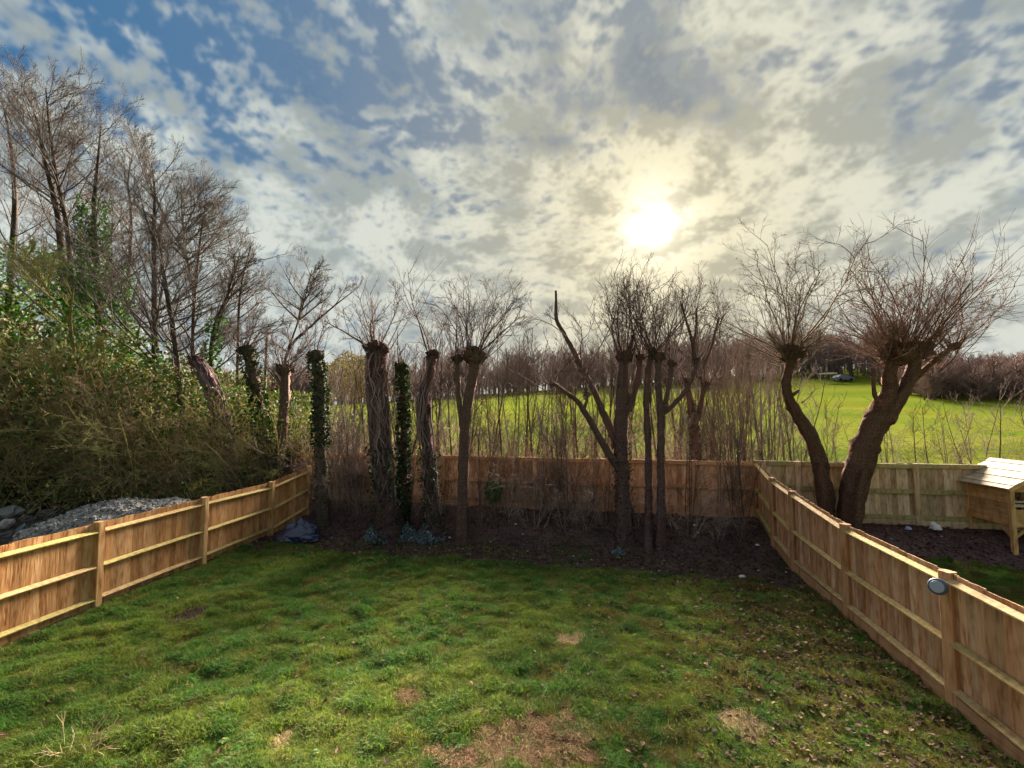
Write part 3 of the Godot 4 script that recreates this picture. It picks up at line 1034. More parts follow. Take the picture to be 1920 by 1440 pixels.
	part("stalk", w.mesh(), twig_material(Color.WHITE), stalks)
	# weeds in the lawn
	for row in [[845, 1083, 0.042], [1225, 1090, 0.050], [1290, 1095, 0.042], [640, 1050, 0.050], [700, 1040, 0.059], [780, 1035, 0.050], [1160, 1048, 0.055], [1385, 1122, 0.042], [410, 1225, 0.034], [860, 1410, 0.034], [60, 1420, 0.042], [230, 1390, 0.038], [420, 1400, 0.042], [590, 1420, 0.038]]:
		var g := on_ground(row[0], row[1])
		var o := thing("weed", "small leafy green weed rosette growing in the grass", "weed", g, rng.randf() * 6.0, "weeds in the lawn")
		for k in 9:
			var a := k * TAU / 9 + rng.randf() * 0.4
			var ov := Vector3(cos(a), 0, sin(a))
			var leaf := part("leaf", leaf_shape, wm_green if rng.randf() < 0.8 else wm_yellow, o, Transform3D(spanning(Vector3.ZERO, Vector3.UP, ov).basis.rotated(Vector3(-ov.z, 0, ov.x), -0.4 * rng.randf()).scaled(Vector3.ONE * row[2] * rng.randf_range(0.7, 1.1)), ov * row[2] * 0.45 + Vector3(0, 0.03, 0)))
			leaf.rotation.x += rng.randf_range(-0.3, 0.3)

var leaf_shape: ArrayMesh
var wm_green: StandardMaterial3D
var wm_yellow: StandardMaterial3D

# ---------------------------------------------------------------- trees
var bark := {}
var twigs: StandardMaterial3D
var ivy_mat: StandardMaterial3D

func ivy_on(c: Copies_, pts: PackedVector3Array, radius: float, count: int, size: float, tones: Array, from := 0.0, to := 1.0, ragged := 0.5) -> void:
	for k in count:
		var f := lerpf(from, to, rng.randf()) * (pts.size() - 1.001)
		var j := int(f)
		var p := pts[j].lerp(pts[j + 1], f - j)
		var a := rng.randf() * TAU
		var out := Vector3(cos(a), rng.randf_range(-0.3, 0.4), sin(a))
		var swell := 0.8 + ragged * (fine.get_noise_3d(p.x * 1.5 + out.x, p.y * 1.6, p.z * 1.5 + out.z) + rng.randf() * 0.6)
		var t := turned(p + out * radius * swell, size * rng.randf_range(0.6, 1.3), 0.3)
		c.add(t, (tones[rng.randi() % tones.size()] as Color) * rng.randf_range(0.6, 1.4))

# stems: lists of traced rows; heads: [u, v, reach in pixels, count, length, options]
func pollard(called: String, label: String, d: float, stems: Array, heads: Array, o := {}) -> void:
	var first: Array = stems[0][0]
	var base := at(first[0], first[1], d)
	base.y = ground(base.x, base.z)
	var root := thing(called, label, "tree", base, 0.0, o.get("group", "pollarded trees"))
	var lines := []
	var w := Wood.new()
	for k in stems.size():
		var rows: Array = stems[k].duplicate()
		if o.get("rooted", [0]).has(k):
			var foot := at(rows[0][0], rows[0][1], d)
			var low := ground(foot.x, foot.z) - 0.1
			var px: float = rows[0][1] + maxf(0.0, (foot.y - low) * FOCAL / d)
			rows.push_front([rows[0][0], px - 9.0, rows[0][2] * 1.08])
			rows.push_front([rows[0][0], px, rows[0][2] * 1.55])
		lines.append(trace(w, d, rows, 20 if rows[0][2] > 12 else 10, o.get("tone", Color(1, 1, 1)), o.get("rough", 0.34), base))
		if k == stems.size() - 1 or o.get("limb_parts", true):
			part("trunk" if k == 0 else "limb", w.mesh(), bark[o.get("bark", "brown")], root)
			w = Wood.new()
	var c := Wood.new()
	var kn := Wood.new()
	for h in heads:
		var dd: float = d + (h[5].get("deep_by", 0.0) if h.size() > 5 else 0.0)
		var opts: Dictionary = {"col": o.get("twig", Color(0.082, 0.058, 0.052))}
		if h.size() > 5:
			opts.merge(h[5], true)
		if h[2] >= 6 and h[3] >= 9 and not opts.has("bare"):
			knob(kn, at(h[0], h[1] + 3, dd) - base, h[2] * dd / FOCAL * 0.82, Color.WHITE)
		whips(c, at(h[0], h[1], dd) - base, h[2] * dd / FOCAL, h[3], h[4], opts)
	for b in o.get("branches", []):                      # [u, v, u toward, v toward, length, radius, level]
		var p := at(b[0], b[1], d)
		var q := at(b[2], b[3], d + rng.randf_range(-0.3, 0.3))
		grow(c, p - base, (q - p).normalized(), b[4], b[5], b[6], {"col": o.get("twig", Color(0.082, 0.058, 0.052)), "lift": 0.05, "waver": 0.25, "kids": [0, 5, 5, 6], "spread": 0.95, "from": 0.25})
	if kn.v.size():
		part("pollard_head", kn.mesh(), bark[o.get("bark", "brown")], root)
	if c.v.size():
		part("crown", c.mesh(), twigs, root)
	if o.has("creeper"):                                 # bare ivy stems winding up the bark
		var s := Wood.new()
		var line: PackedVector3Array = lines[0]
		for k in o.creeper:
			var a := rng.randf() * TAU
			var turn := rng.randf_range(-0.5, 0.5)
			var thick := 0.004 + 0.012 * pow(rng.randf(), 2.0)
			var pts := PackedVector3Array()
			var rad := PackedFloat32Array()
			var j0 := rng.randi() % maxi(1, line.size() - 14)
			for j in range(j0, mini(line.size() - 1, j0 + 10 + rng.randi() % 22)):
				a += turn * 0.3 + rng.randf_range(-0.22, 0.22)
				var r: float = o.creeper_at * 0.62 * rng.randf_range(0.97, 1.12)
				pts.append(line[j] + Vector3(cos(a) * r, 0, sin(a) * r))
				rad.append(thick * rng.randf_range(0.7, 1.3))
			if pts.size() > 3:
				tube(s, pts, rad, 4, Color(0.19, 0.13, 0.125) * rng.randf_range(0.5, 1.5))
		part("climbing_stem", s.mesh(), twigs, root)
	if o.has("ivy"):
		var iv := Copies_.new()
		for row in o.ivy:                                # [stem, radius, count, size, from, to]
			ivy_on(iv, lines[row[0]], row[1] * 0.68, row[2], row[3], o.get("ivy_tones", [Color(0.03, 0.055, 0.022), Color(0.045, 0.075, 0.03), Color(0.02, 0.03, 0.018)]), row[4], row[5])
		scatter("ivy", iv, leaf_shape, ivy_mat, root)

func make_pollards() -> void:
	pollard("pollard_tree", "straight grey pollard trunk with ivy at its top beside the fence corner", 10.75, [[[607, 1000, 22], [603, 900, 17], [600, 800, 17], [600, 730, 19], [592, 668, 15]]],
		[[592, 662, 14, 26, 1.3, {}]], {"ivy": [[0, 0.27, 1100, 0.075, 0.5, 1.0], [0, 0.25, 160, 0.07, 0.0, 0.5]], "bark": "grey"})
	pollard("pollard_tree", "thick pollard wrapped in bare purple-brown climbing stems", 9.9, [[[728, 985, 40], [722, 920, 32], [714, 830, 28], [707, 740, 27], [705, 700, 24], [706, 656, 22]]],
		[[706, 652, 22, 40, 1.3, {"stout": 1.2}]], {"creeper": 120, "creeper_at": 0.34, "ivy": [[0, 0.42, 900, 0.07, 0.0, 0.5]], "branches": [[712, 650, 765, 575, 1.25, 0.02, 3], [700, 652, 700, 560, 1.0, 0.014, 2]], "bark": "purple"})
	pollard("pollard_tree", "slim dark trunk smothered in glossy green ivy", 10.4, [[[757, 985, 15], [757, 850, 12], [757, 760, 11], [752, 685, 9]]],
		[[752, 682, 10, 12, 0.7, {}]], {"ivy": [[0, 0.21, 2200, 0.075, 0.0, 1.0]]})
	pollard("pollard_tree", "crooked pollard with a flat sawn top and upright wands", 9.85, [[[815, 990, 24], [806, 910, 19], [803, 850, 19], [795, 790, 20], [795, 735, 17], [806, 705, 14], [811, 663, 13]]],
		[[811, 660, 12, 22, 1.75, {"fan": 0.6, "deep": 0.25}], [795, 770, 8, 5, 0.9, {"fan": 1.2}]], {"creeper": 60, "creeper_at": 0.25, "ivy": [[0, 0.30, 550, 0.065, 0.0, 0.5]], "bark": "purple"})
	pollard("pollard_tree", "smooth forked pollard with one narrow and one flared head", 9.75, [[[866, 1000, 21], [868, 920, 17], [870, 850, 17], [873, 780, 18], [884, 720, 17], [889, 690, 18], [888, 664, 19]], [[866, 800, 10], [860, 745, 9], [858, 700, 9], [857, 670, 10]]],
		[[888, 660, 20, 75, 1.55, {"fan": 0.85, "tilt": Vector3(0.15, 0, 0)}], [857, 668, 10, 28, 1.3, {}]], {"rough": 0.2, "branches": [[895, 655, 930, 560, 1.4, 0.016, 3]]})
	pollard("pollard_tree", "stout dark pollard with a crooked limb reaching out low", 9.45, [[[1172, 1000, 28], [1168, 920, 23], [1166, 850, 21], [1165, 790, 21], [1166, 740, 23], [1168, 700, 17], [1170, 668, 14]], [[1178, 770, 14], [1190, 735, 10], [1197, 700, 9], [1201, 670, 9]],
		[[1160, 880, 13], [1140, 848, 12], [1117, 808, 11, -0.1], [1098, 775, 10, -0.2], [1083, 752, 8, -0.3], [1062, 736, 7, -0.35], [1036, 718, 6, -0.4]], [[1094, 772, 6, -0.2], [1100, 752, 5, -0.2], [1101, 738, 6, -0.2]],
		[[1163, 850, 14, 0.1], [1146, 805, 13, 0.2], [1130, 772, 11, 0.3], [1112, 728, 9, 0.4], [1092, 692, 8, 0.5], [1076, 660, 8, 0.55], [1060, 630, 7, 0.6], [1044, 600, 6, 0.6], [1043, 570, 5, 0.6], [1042, 545, 3.5, 0.6]]],
		[[1170, 664, 14, 60, 1.6, {"fan": 0.7}], [1201, 666, 8, 30, 1.5, {}], [1036, 716, 6, 22, 1.0, {"fan": 1.1, "tilt": Vector3(-0.3, 0, 0)}], [1101, 736, 6, 14, 0.9, {}], [1043, 575, 4, 5, 0.6, {"fan": 1.2, "deep_by": 0.6}], [1090, 690, 6, 10, 1.0, {"deep_by": 0.5}]],
		{"bark": "dark", "ivy": [[0, 0.27, 500, 0.05, 0.0, 0.55]], "ivy_tones": [Color(0.035, 0.035, 0.025), Color(0.05, 0.045, 0.03)], "branches": [[1092, 692, 1100, 610, 1.3, 0.02, 3], [1060, 630, 1000, 560, 1.1, 0.013, 3], [1100, 700, 1150, 560, 1.6, 0.018, 3], [1170, 668, 1150, 540, 1.4, 0.014, 3]]})
	pollard("pollard_tree", "two-stemmed pollard with a long limb curving up to one side", 9.1, [[[1240, 1020, 17], [1240, 930, 13], [1239, 850, 11], [1240, 800, 13], [1238, 765, 13], [1234, 720, 11], [1235, 668, 11]], [[1216, 1000, 14, 0.15], [1216, 900, 11, 0.15], [1214, 800, 11, 0.15], [1212, 740, 10, 0.1], [1216, 690, 9, 0.1], [1222, 655, 7, 0.1]],
		[[1246, 770, 10], [1254, 725, 9], [1260, 682, 9]], [[1246, 775, 8], [1262, 758, 8, -0.1], [1282, 737, 8, -0.2], [1298, 710, 7, -0.3], [1308, 675, 6, -0.3]], [[1304, 690, 5, -0.3], [1298, 640, 5, -0.3], [1286, 600, 4.5, -0.3], [1278, 570, 4, -0.3]], [[1300, 650, 4, -0.3], [1305, 610, 3.5, -0.3], [1306, 578, 3, -0.3]], [[1318, 690, 4, 0.3], [1334, 650, 4, 0.3], [1342, 620, 3.5, 0.3], [1348, 594, 3, 0.3]]],
		[[1235, 664, 10, 40, 1.5, {}], [1222, 652, 7, 26, 1.5, {}], [1260, 678, 8, 30, 1.6, {}], [1308, 672, 6, 26, 1.5, {"deep_by": -0.3}], [1280, 570, 5, 10, 0.6, {"deep_by": -0.3}], [1345, 610, 5, 9, 0.7, {"deep_by": 0.3}]],
		{"rooted": [0, 1], "bark": "dark", "branches": [[1300, 660, 1330, 540, 1.5, 0.016, 3], [1258, 680, 1250, 540, 1.5, 0.014, 3], [1312, 680, 1400, 620, 1.1, 0.012, 2]]})
	pollard("pollard_tree", "dark ivy-flecked pollard rising behind the shaded back fence", 11.3, [[[1303, 880, 14], [1302, 820, 14], [1298, 770, 13], [1290, 735, 9], [1284, 712, 7]], [[1308, 785, 9], [1316, 750, 8], [1322, 718, 7]]],
		[[1284, 710, 7, 22, 1.4, {}], [1322, 716, 7, 26, 1.5, {}]], {"bark": "dark", "ivy": [[0, 0.2, 350, 0.06, 0.0, 0.8]]})
	# the two willows behind the right-hand fence
	pollard("pollard_willow", "leaning willow with one curved trunk and a round cropped head", 9.25, [[[1548, 935, 24], [1536, 870, 24], [1522, 825, 22], [1500, 785, 19], [1482, 755, 15], [1474, 725, 13], [1477, 700, 13], [1484, 678, 15], [1482, 660, 19]], [[1478, 745, 7], [1490, 738, 6, -0.1], [1498, 732, 5, -0.1]]],
		[[1482, 656, 20, 80, 1.9, {"fan": 1.0}], [1482, 662, 22, 60, 0.6, {"fan": 1.5, "bare": true}], [1498, 730, 4, 8, 0.4, {"fan": 1.2}]],
		{"group": "willows behind the fence", "bark": "willow", "twig": Color(0.115, 0.085, 0.06), "branches": [[1478, 655, 1455, 560, 1.9, 0.016, 3], [1484, 655, 1500, 520, 2.5, 0.02, 3], [1490, 655, 1570, 530, 2.7, 0.022, 3], [1476, 660, 1420, 590, 1.3, 0.012, 3]]})
	pollard("pollard_willow", "broad willow with furrowed leaning trunk and fan of wands", 9.0, [[[1592, 985, 32], [1598, 930, 36], [1608, 880, 38], [1630, 820, 38], [1652, 775, 36], [1668, 735, 24], [1668, 700, 17], [1678, 665, 16]], [[1660, 790, 24, -0.05], [1688, 745, 22, -0.05], [1704, 715, 20, -0.05], [1715, 680, 18, -0.05], [1712, 656, 17, -0.05]], [[1702, 722, 12], [1730, 697, 10], [1758, 672, 9], [1788, 648, 8]], [[1652, 765, 7, -0.2], [1640, 740, 7, -0.2], [1638, 712, 6, -0.2], [1637, 690, 6, -0.2]], [[1604, 990, 12, -0.35], [1612, 930, 10, -0.35], [1622, 880, 8, -0.3]]],
		[[1680, 655, 26, 80, 2.05, {"fan": 1.15}], [1715, 652, 22, 80, 2.05, {"fan": 1.15, "tilt": Vector3(0.25, 0, 0)}], [1788, 645, 8, 45, 1.5, {"fan": 0.9, "tilt": Vector3(0.25, 0, 0)}], [1695, 655, 40, 90, 0.8, {"fan": 1.5, "bare": true}], [1755, 665, 22, 40, 0.8, {"fan": 1.4, "bare": true}], [1660, 665, 14, 40, 1.3, {"bare": true, "fan": 1.4, "tilt": Vector3(-0.5, 0, 0)}]],
		{"group": "willows behind the fence", "rooted": [0, 4], "bark": "willow", "rough": 0.3, "twig": Color(0.135, 0.085, 0.065), "branches": [[1710, 650, 1725, 480, 2.2, 0.018, 2], [1675, 650, 1640, 560, 1.6, 0.014, 2], [1720, 655, 1840, 560, 1.8, 0.016, 2]]})
	# ivied stumps in the thicket on the left
	pollard("ivied_stump", "leaning stump draped in brown dead ivy above the thicket", 12.2, [[[440, 900, 22], [425, 820, 20], [405, 750, 20], [382, 695, 18], [366, 675, 14]]], [[368, 672, 12, 26, 0.9, {}]], {"group": "ivied stumps", "creeper": 110, "creeper_at": 0.33, "bark": "purple"})
	pollard("ivied_stump", "upright stump with a ragged green ivy head in the thicket", 12.3, [[[492, 900, 18], [490, 800, 16], [478, 720, 16], [462, 655, 14]]], [[462, 652, 12, 24, 1.0, {}]], {"group": "ivied stumps", "ivy": [[0, 0.32, 1300, 0.08, 0.3, 1.0]]})
	pollard("ivied_stump", "short brown twiggy stump beside the ivy-topped stump", 12.0, [[[528, 900, 16], [530, 800, 15], [534, 740, 15], [535, 690, 13]]], [[535, 688, 14, 60, 1.0, {"fan": 1.1}]], {"group": "ivied stumps", "ivy": [[0, 0.26, 300, 0.07, 0.0, 0.6]]})

func make_tall_trees() -> void:
	# bare trees above the thicket: stems traced, crowns grown from them
	var list := [
		{"label": "tallest bare tree with twin grey stems rising above the thicket", "d": 14.5, "stems": [[[150, 930, 26], [140, 700, 20], [120, 520, 17], [108, 400, 13], [84, 300, 9], [66, 215, 5], [40, 160, 2]], [[135, 560, 13, -0.3], [128, 440, 11, -0.3], [106, 330, 8, -0.3], [92, 230, 5, -0.3], [86, 165, 2, -0.3]]], "n": 34, "len": 3.0, "ivy": [[0, 0.5, 4200, 0.10, 0.12, 0.56]]},
		{"label": "bare tree with a tall dark green ivy column on its stem", "d": 14.0, "stems": [[[195, 930, 24], [190, 700, 20], [182, 520, 15], [176, 400, 10], [184, 300, 6], [190, 225, 2]]], "n": 26, "len": 2.6, "ivy": [[0, 0.75, 7000, 0.10, 0.10, 0.60], [0, 0.36, 1800, 0.09, 0.5, 0.78]]},
		{"label": "wide bare tree with long boughs sweeping over the thicket edge", "d": 13.6, "stems": [[[300, 930, 20], [292, 720, 16], [290, 560, 12], [288, 440, 9], [290, 360, 5], [284, 305, 2]]], "n": 40, "len": 3.7, "tilt": Vector3(0.45, 0, 0), "ivy": [[0, 0.35, 700, 0.1, 0.0, 0.4]]},
		{"label": "bare tree beside the ivy column with fine grey twigs", "d": 15.5, "stems": [[[20, 930, 24], [15, 700, 20], [20, 520, 15], [28, 380, 11], [20, 270, 7], [5, 190, 3]]], "n": 30, "len": 3.0, "ivy": [[0, 0.6, 3600, 0.10, 0.2, 0.62]]},
		{"label": "slanting bare tree with grey stem in front of the wide tree", "d": 13.0, "stems": [[[345, 900, 12], [338, 740, 11], [325, 620, 9], [308, 520, 7], [300, 440, 4], [306, 400, 2]]], "n": 20, "len": 1.9, "tilt": Vector3(0.2, 0, 0)},
		{"label": "small bare tree with an ivied foot and arching crown", "d": 13.2, "stems": [[[398, 900, 12], [396, 700, 9], [397, 640, 8], [410, 590, 6], [435, 540, 4], [462, 500, 2]], [[400, 640, 5], [425, 560, 4], [440, 500, 3], [436, 465, 1.5]]], "n": 14, "len": 1.4, "ivy": [[0, 0.22, 700, 0.08, 0.4, 0.75]]},
		{"label": "bare tree with two spreading arms above the ivied stumps", "d": 13.4, "stems": [[[528, 900, 9], [528, 720, 8], [545, 650, 7], [585, 610, 5], [625, 575, 3.5], [660, 548, 2]], [[540, 655, 5], [560, 600, 4], [574, 550, 3], [585, 505, 1.5]]], "n": 14, "len": 1.3, "tilt": Vector3(0.1, 0, 0)},
		{"label": "slim bare tree between the ivy column and the wide tree", "d": 14.8, "stems": [[[236, 930, 14], [238, 600, 10], [246, 420, 7], [240, 340, 4], [250, 285, 2]]], "n": 30, "len": 2.4},
		{"label": "bare tree with a forked grey top behind the slanting tree", "d": 14.6, "stems": [[[362, 900, 12], [362, 620, 8], [372, 480, 6], [386, 375, 2]], [[366, 560, 5], [345, 450, 4], [340, 360, 2]]], "n": 26, "len": 2.3, "tilt": Vector3(0.25, 0, 0)},
		{"label": "short bare tree at the low end of the tall tree row", "d": 14.2, "stems": [[[446, 900, 10], [446, 660, 7], [452, 540, 5], [472, 455, 2]]], "n": 22, "len": 1.8, "tilt": Vector3(0.2, 0, 0)},
		{"label": "pale mossy tree with level boughs at the edge of the thicket", "d": 11.8, "stems": [[[160, 900, 9], [158, 720, 7], [140, 660, 6], [132, 600, 5], [138, 540, 3]], [[158, 716, 5], [110, 720, 4.5, -0.3], [60, 712, 4, -0.6], [5, 700, 3, -0.8], [-60, 680, 2, -1.0]], [[132, 610, 4], [90, 545, 3, -0.3], [45, 470, 2, -0.5]]], "n": 12, "len": 1.2, "bark": "moss", "twig": Color(0.30, 0.27, 0.11)},
	]
	for t in list:
		var first: Array = t.stems[0][0]
		var base := at(first[0], first[1], t.d)
		base.y = ground(base.x, base.z)
		var root := thing("bare_tree", t.label, "tree", base, 0.0, "bare trees above the thicket")
		var lines := []
		for k in t.stems.size():
			var w := Wood.new()
			lines.append(trace(w, t.d, t.stems[k], 9, Color.WHITE, 0.12, base, 0.22, 0.38 if t.d > 13.0 else 0.5))
			part("trunk" if k == 0 else "limb", w.mesh(), bark[t.get("bark", "ash")], root)
		var c := Wood.new()
		for k in lines.size():
			var line: PackedVector3Array = lines[k]
			var n := int(t.n * 1.1)
			for j in n:
				var f := lerpf(0.38, 0.99, (j + rng.randf()) / n)
				var at_ := int(f * (line.size() - 1))
				var a := rng.randf() * TAU
				var dir := (Vector3(cos(a), rng.randf_range(0.45, 1.2), sin(a) * 0.8) + (t.get("tilt", Vector3.ZERO) as Vector3)).normalized()
				grow(c, line[at_], dir, t.len * (1.15 - 0.75 * f) * rng.randf_range(0.7, 1.3), 0.034 * (1.2 - f) + 0.006, 3, {"col": t.get("twig", Color(0.10, 0.082, 0.072)), "lift": 0.07, "waver": 0.13, "kids": [0, 5, 6, 6], "spread": 0.85, "from": 0.15})
		part("crown", c.mesh(), twigs, root)
		if t.has("ivy"):
			var iv := Copies_.new()
			for row in t.ivy:
				ivy_on(iv, lines[row[0]], row[1], row[2], row[3], [Color(0.06, 0.16, 0.03), Color(0.10, 0.21, 0.035), Color(0.04, 0.10, 0.025), Color(0.15, 0.21, 0.05)], row[4], row[5], 0.55)
			scatter("ivy", iv, leaf_shape, ivy_mat, root)

func make_thicket() -> void:
	var kinds := []
	for k in 4:
		var w := Wood.new()
		var iv := Copies_.new()
		for j in 22:
			var a := rng.randf() * TAU
			var dir := Vector3(cos(a) * 0.5, 1.0, sin(a) * 0.5).normalized()
			var tone: Color = [Color(0.34, 0.25, 0.125), Color(0.27, 0.175, 0.11), Color(0.35, 0.31, 0.12)][rng.randi() % 3]
			grow(w, Vector3(cos(a), 0, sin(a)) * rng.randf() * 0.35, dir, rng.randf_range(1.3, 2.6), 0.014, 3, {"col": tone, "lift": -0.01, "waver": 0.2, "kids": [0, 4, 5, 5], "spread": 1.0, "from": 0.12})
		var tones := [Color(0.13, 0.13, 0.045), Color(0.075, 0.125, 0.035), Color(0.17, 0.12, 0.06), Color(0.05, 0.10, 0.03)]
		for j in 2600:
			var p := Vector3(rng.randfn(0, 0.5), pow(rng.randf(), 0.8) * 2.9, rng.randfn(0, 0.45))
			if bump.get_noise_3d(p.x * 1.3 + k * 9.0, p.y * 1.3, p.z * 1.3) < -0.08 and p.y > 0.6:
				continue
			iv.add(turned(p, rng.randf_range(0.05, 0.1)), (tones[rng.randi() % 4] as Color) * rng.randf_range(0.5, 1.5))
		var root := thing("thicket_bush", "tangled olive and brown bush of the thicket beyond the tan fence", "bush", Vector3.ZERO, 0.0, "bushes of the thicket")
		part("stem", w.mesh(), twigs, root)
		scatter("foliage", iv, leaf_shape, ivy_mat, root)
		kinds.append(root)
	var spots := []
	for row in [[-30, 11.4, 1.3], [40, 12.4, 1.6], [110, 12.0, 1.4], [180, 12.6, 1.6], [245, 12.2, 1.35], [310, 12.6, 1.3], [370, 12.1, 1.0], [430, 12.8, 1.05], [480, 12.2, 0.95], [535, 12.6, 0.95], [580, 13.0, 0.8], [-90, 12.6, 1.9], [0, 14.0, 1.8], [90, 14.2, 1.7], [170, 14.6, 1.7], [250, 14.2, 1.6], [330, 14.5, 1.5], [410, 14.2, 1.2], [490, 14.4, 1.1], [560, 14.6, 1.0], [-70, 15.0, 2.4], [640, 14.5, 0.85], [700, 15.2, 0.8]]:
		spots.append(row)
	for k in spots.size():
		var row: Array = spots[k]
		var p := at(row[0], 880, row[1])
		p.y = ground(p.x, p.z) - 0.05
		var o: Node3D = kinds[k]if k < 4 else kinds[k % 4].duplicate()
		if k >= 4:
			o.name = numbered("thicket_bush")
			add_child(o)
		o.set_meta("label", "low tangled bush along the front of the thicket beside the yard" if row[1] < 13.0 else "tall tangled bush rising at the back of the thicket")
		o.position = p
		o.rotation.y = rng.randf() * TAU
		o.scale = Vector3(row[2] * 1.05, row[2] * rng.randf_range(0.9, 1.1), row[2] * 1.05)

func make_saplings() -> void:
	var kinds := []
	for k in 7:
		var root := Node3D.new()
		var w := Wood.new()
		var c := Wood.new()
		var stems := 1 if k < 4 else 4
		for j in stems:
			var p := Vector3(rng.randf_range(-0.12, 0.12), 0, rng.randf_range(-0.12, 0.12)) * (1 if stems > 1 else 0)
			var lean := Vector3(rng.randf_range(-0.18, 0.18), 1, rng.randf_range(-0.15, 0.15)) if stems > 1 else Vector3(rng.randf_range(-0.06, 0.06), 1, rng.randf_range(-0.06, 0.06))
			var tall := rng.randf_range(3.0, 4.0)
			var col := Color(0.13, 0.10, 0.085) * rng.randf_range(0.8, 1.2)
			var line := limb(w, p, lean.normalized(), tall, 0.032 if stems == 1 else 0.018, 0.006, 9, Vector3(0, 0.03, 0), 0.06, 5, col)
			for f in 17 if stems == 1 else 8:
				var x := rng.randf_range(1.5, 8.9)
				var i := int(x)
				grow(c, line[i].lerp(line[i + 1], x - i), askew(Vector3(0, 1, 0), rng.randf_range(0.4, 1.0)), rng.randf_range(0.5, 1.2) * (1.2 - x / 14.0), 0.008, 2, {"col": Color(0.13, 0.10, 0.088), "lift": 0.08, "waver": 0.15, "kids": [0, 4, 4], "spread": 0.8})
		kinds.append([w.mesh(), c.mesh()])
	var rows := []
	for u in range(590, 1500, 12):
		rows.append([u + rng.randf_range(-9, 9), rng.randf_range(11.8, 14.0), "thin single-stemmed bare sapling behind the shaded back fence", "saplings behind the back fence", rng.randf_range(0.9, 1.25)])
	for u in range(1410, 1960, 42):
		rows.append([u + rng.randf_range(-16, 16), rng.randf_range(10.6, 13.0), "slender single-stemmed pale sapling beyond the weathered grey-green fence", "saplings beyond the neighbouring fence", rng.randf_range(0.5, 0.85)])
	for u in [625, 640, 652, 665, 680, 770, 835, 905, 920, 942, 960, 1008, 1025, 1040, 1050, 1065, 1078, 1095, 1110, 1135, 1290, 1345, 1368, 1385, 1395]:
		rows.append([u, fence_d((u - 960.0) / FOCAL * 10.3) - rng.randf_range(0.4, 0.9), "small twiggy shrub stem growing before the back fence", "shrub stems in the soil bed", rng.randf_range(0.35, 0.7)])
	var stem_mat := [bark.sapling, bark.pale, bark.sapling]
	for row in rows:
		var p := at(row[0], 860, row[1])
		p.y = ground(p.x, p.z) - 0.03
		var kind: Array = kinds[rng.randi() % 7] if row[3] != "shrub stems in the soil bed" else kinds[4 + rng.randi() % 3]
		var several: bool = kinds.find(kind) >= 4
		if several and row[3] == "saplings behind the back fence":
			row[2] = "bare brown sapling with several stems behind the shaded back fence"
		elif several and row[3] == "saplings beyond the neighbouring fence":
			row[2] = "pale sapling with several stems beyond the weathered grey-green fence"
		var o := thing("sapling" if row[3] != "shrub stems in the soil bed" else "shrub", row[2], "sapling" if row[3] != "shrub stems in the soil bed" else "shrub", p, rng.randf() * TAU, row[3])
		o.scale = Vector3.ONE * row[4]
		part("stem", kind[0], bark.sapling if row[3] == "saplings behind the back fence" else bark.pale, o)
		part("crown", kind[1], twigs, o)
	# brown bramble tangles along both sides of the back fence
	var tangles := []
	for k in 4:
		var t := Wood.new()
		for j in 15:
			var a := rng.randf() * TAU
			grow(t, Vector3(cos(a), 0, sin(a)) * rng.randf() * 0.4, Vector3(cos(a) * 0.6, 1.0, sin(a) * 0.5).normalized(), rng.randf_range(0.9, 1.9), 0.010, 3, {"col": [Color(0.32, 0.23, 0.19), Color(0.23, 0.17, 0.145), Color(0.42, 0.31, 0.25)][rng.randi() % 3], "lift": -0.015, "waver": 0.2, "kids": [0, 3, 4, 4], "spread": 1.0, "from": 0.12})
		tangles.append(t.mesh())
	var spots := []
	for u in range(585, 1440, 36):
		spots.append([u + rng.randf_range(-10, 10), rng.randf_range(11.9, 13.6), rng.randf_range(0.8, 1.3), "bramble tangle of brown twigs growing behind the shaded back fence"])
	for u in [618, 640, 662, 688, 772, 838, 905, 935, 965, 1005, 1035, 1065, 1100, 1140, 1200, 1280, 1340, 1385]:
		spots.append([u, fence_d((u - 960.0) / FOCAL * 10.3) - rng.randf_range(0.25, 1.0), rng.randf_range(0.38, 0.75), "low bramble tangle of brown twigs before the shaded back fence"])
	for row in spots:
		var p := at(row[0], 860, row[1])
		p.y = ground(p.x, p.z) - 0.03
		var o := thing("bramble", row[3], "bramble", p, rng.randf() * TAU, "brambles along the back fence")
		o.scale = Vector3(row[2], row[2] * rng.randf_range(0.9, 1.2), row[2])
		part("stem", tangles[rng.randi() % 4], twigs, o)
	# one taller coppiced clump behind the corner of the fences
	var base := at(1372, 862, 11.3)
	base.y = ground(base.x, base.z)
	var root := thing("coppice_clump", "dense clump of reddish upright stems behind the fence corner", "shrub", base)
	var w := Wood.new()
	for k in 22:
		var a := rng.randf() * TAU
		grow(w, Vector3(cos(a), 0, sin(a)) * 0.2 * rng.randf(), Vector3(cos(a) * rng.randf() * 0.35, 1, sin(a) * 0.25).normalized(), rng.randf_range(2.2, 4.2), 0.016, 2, {"col": Color(0.16, 0.11, 0.088), "lift": 0.02, "waver": 0.05, "kids": [0, 4, 6], "spread": 0.55, "from": 0.3})
	part("stem", w.mesh(), twigs, root)
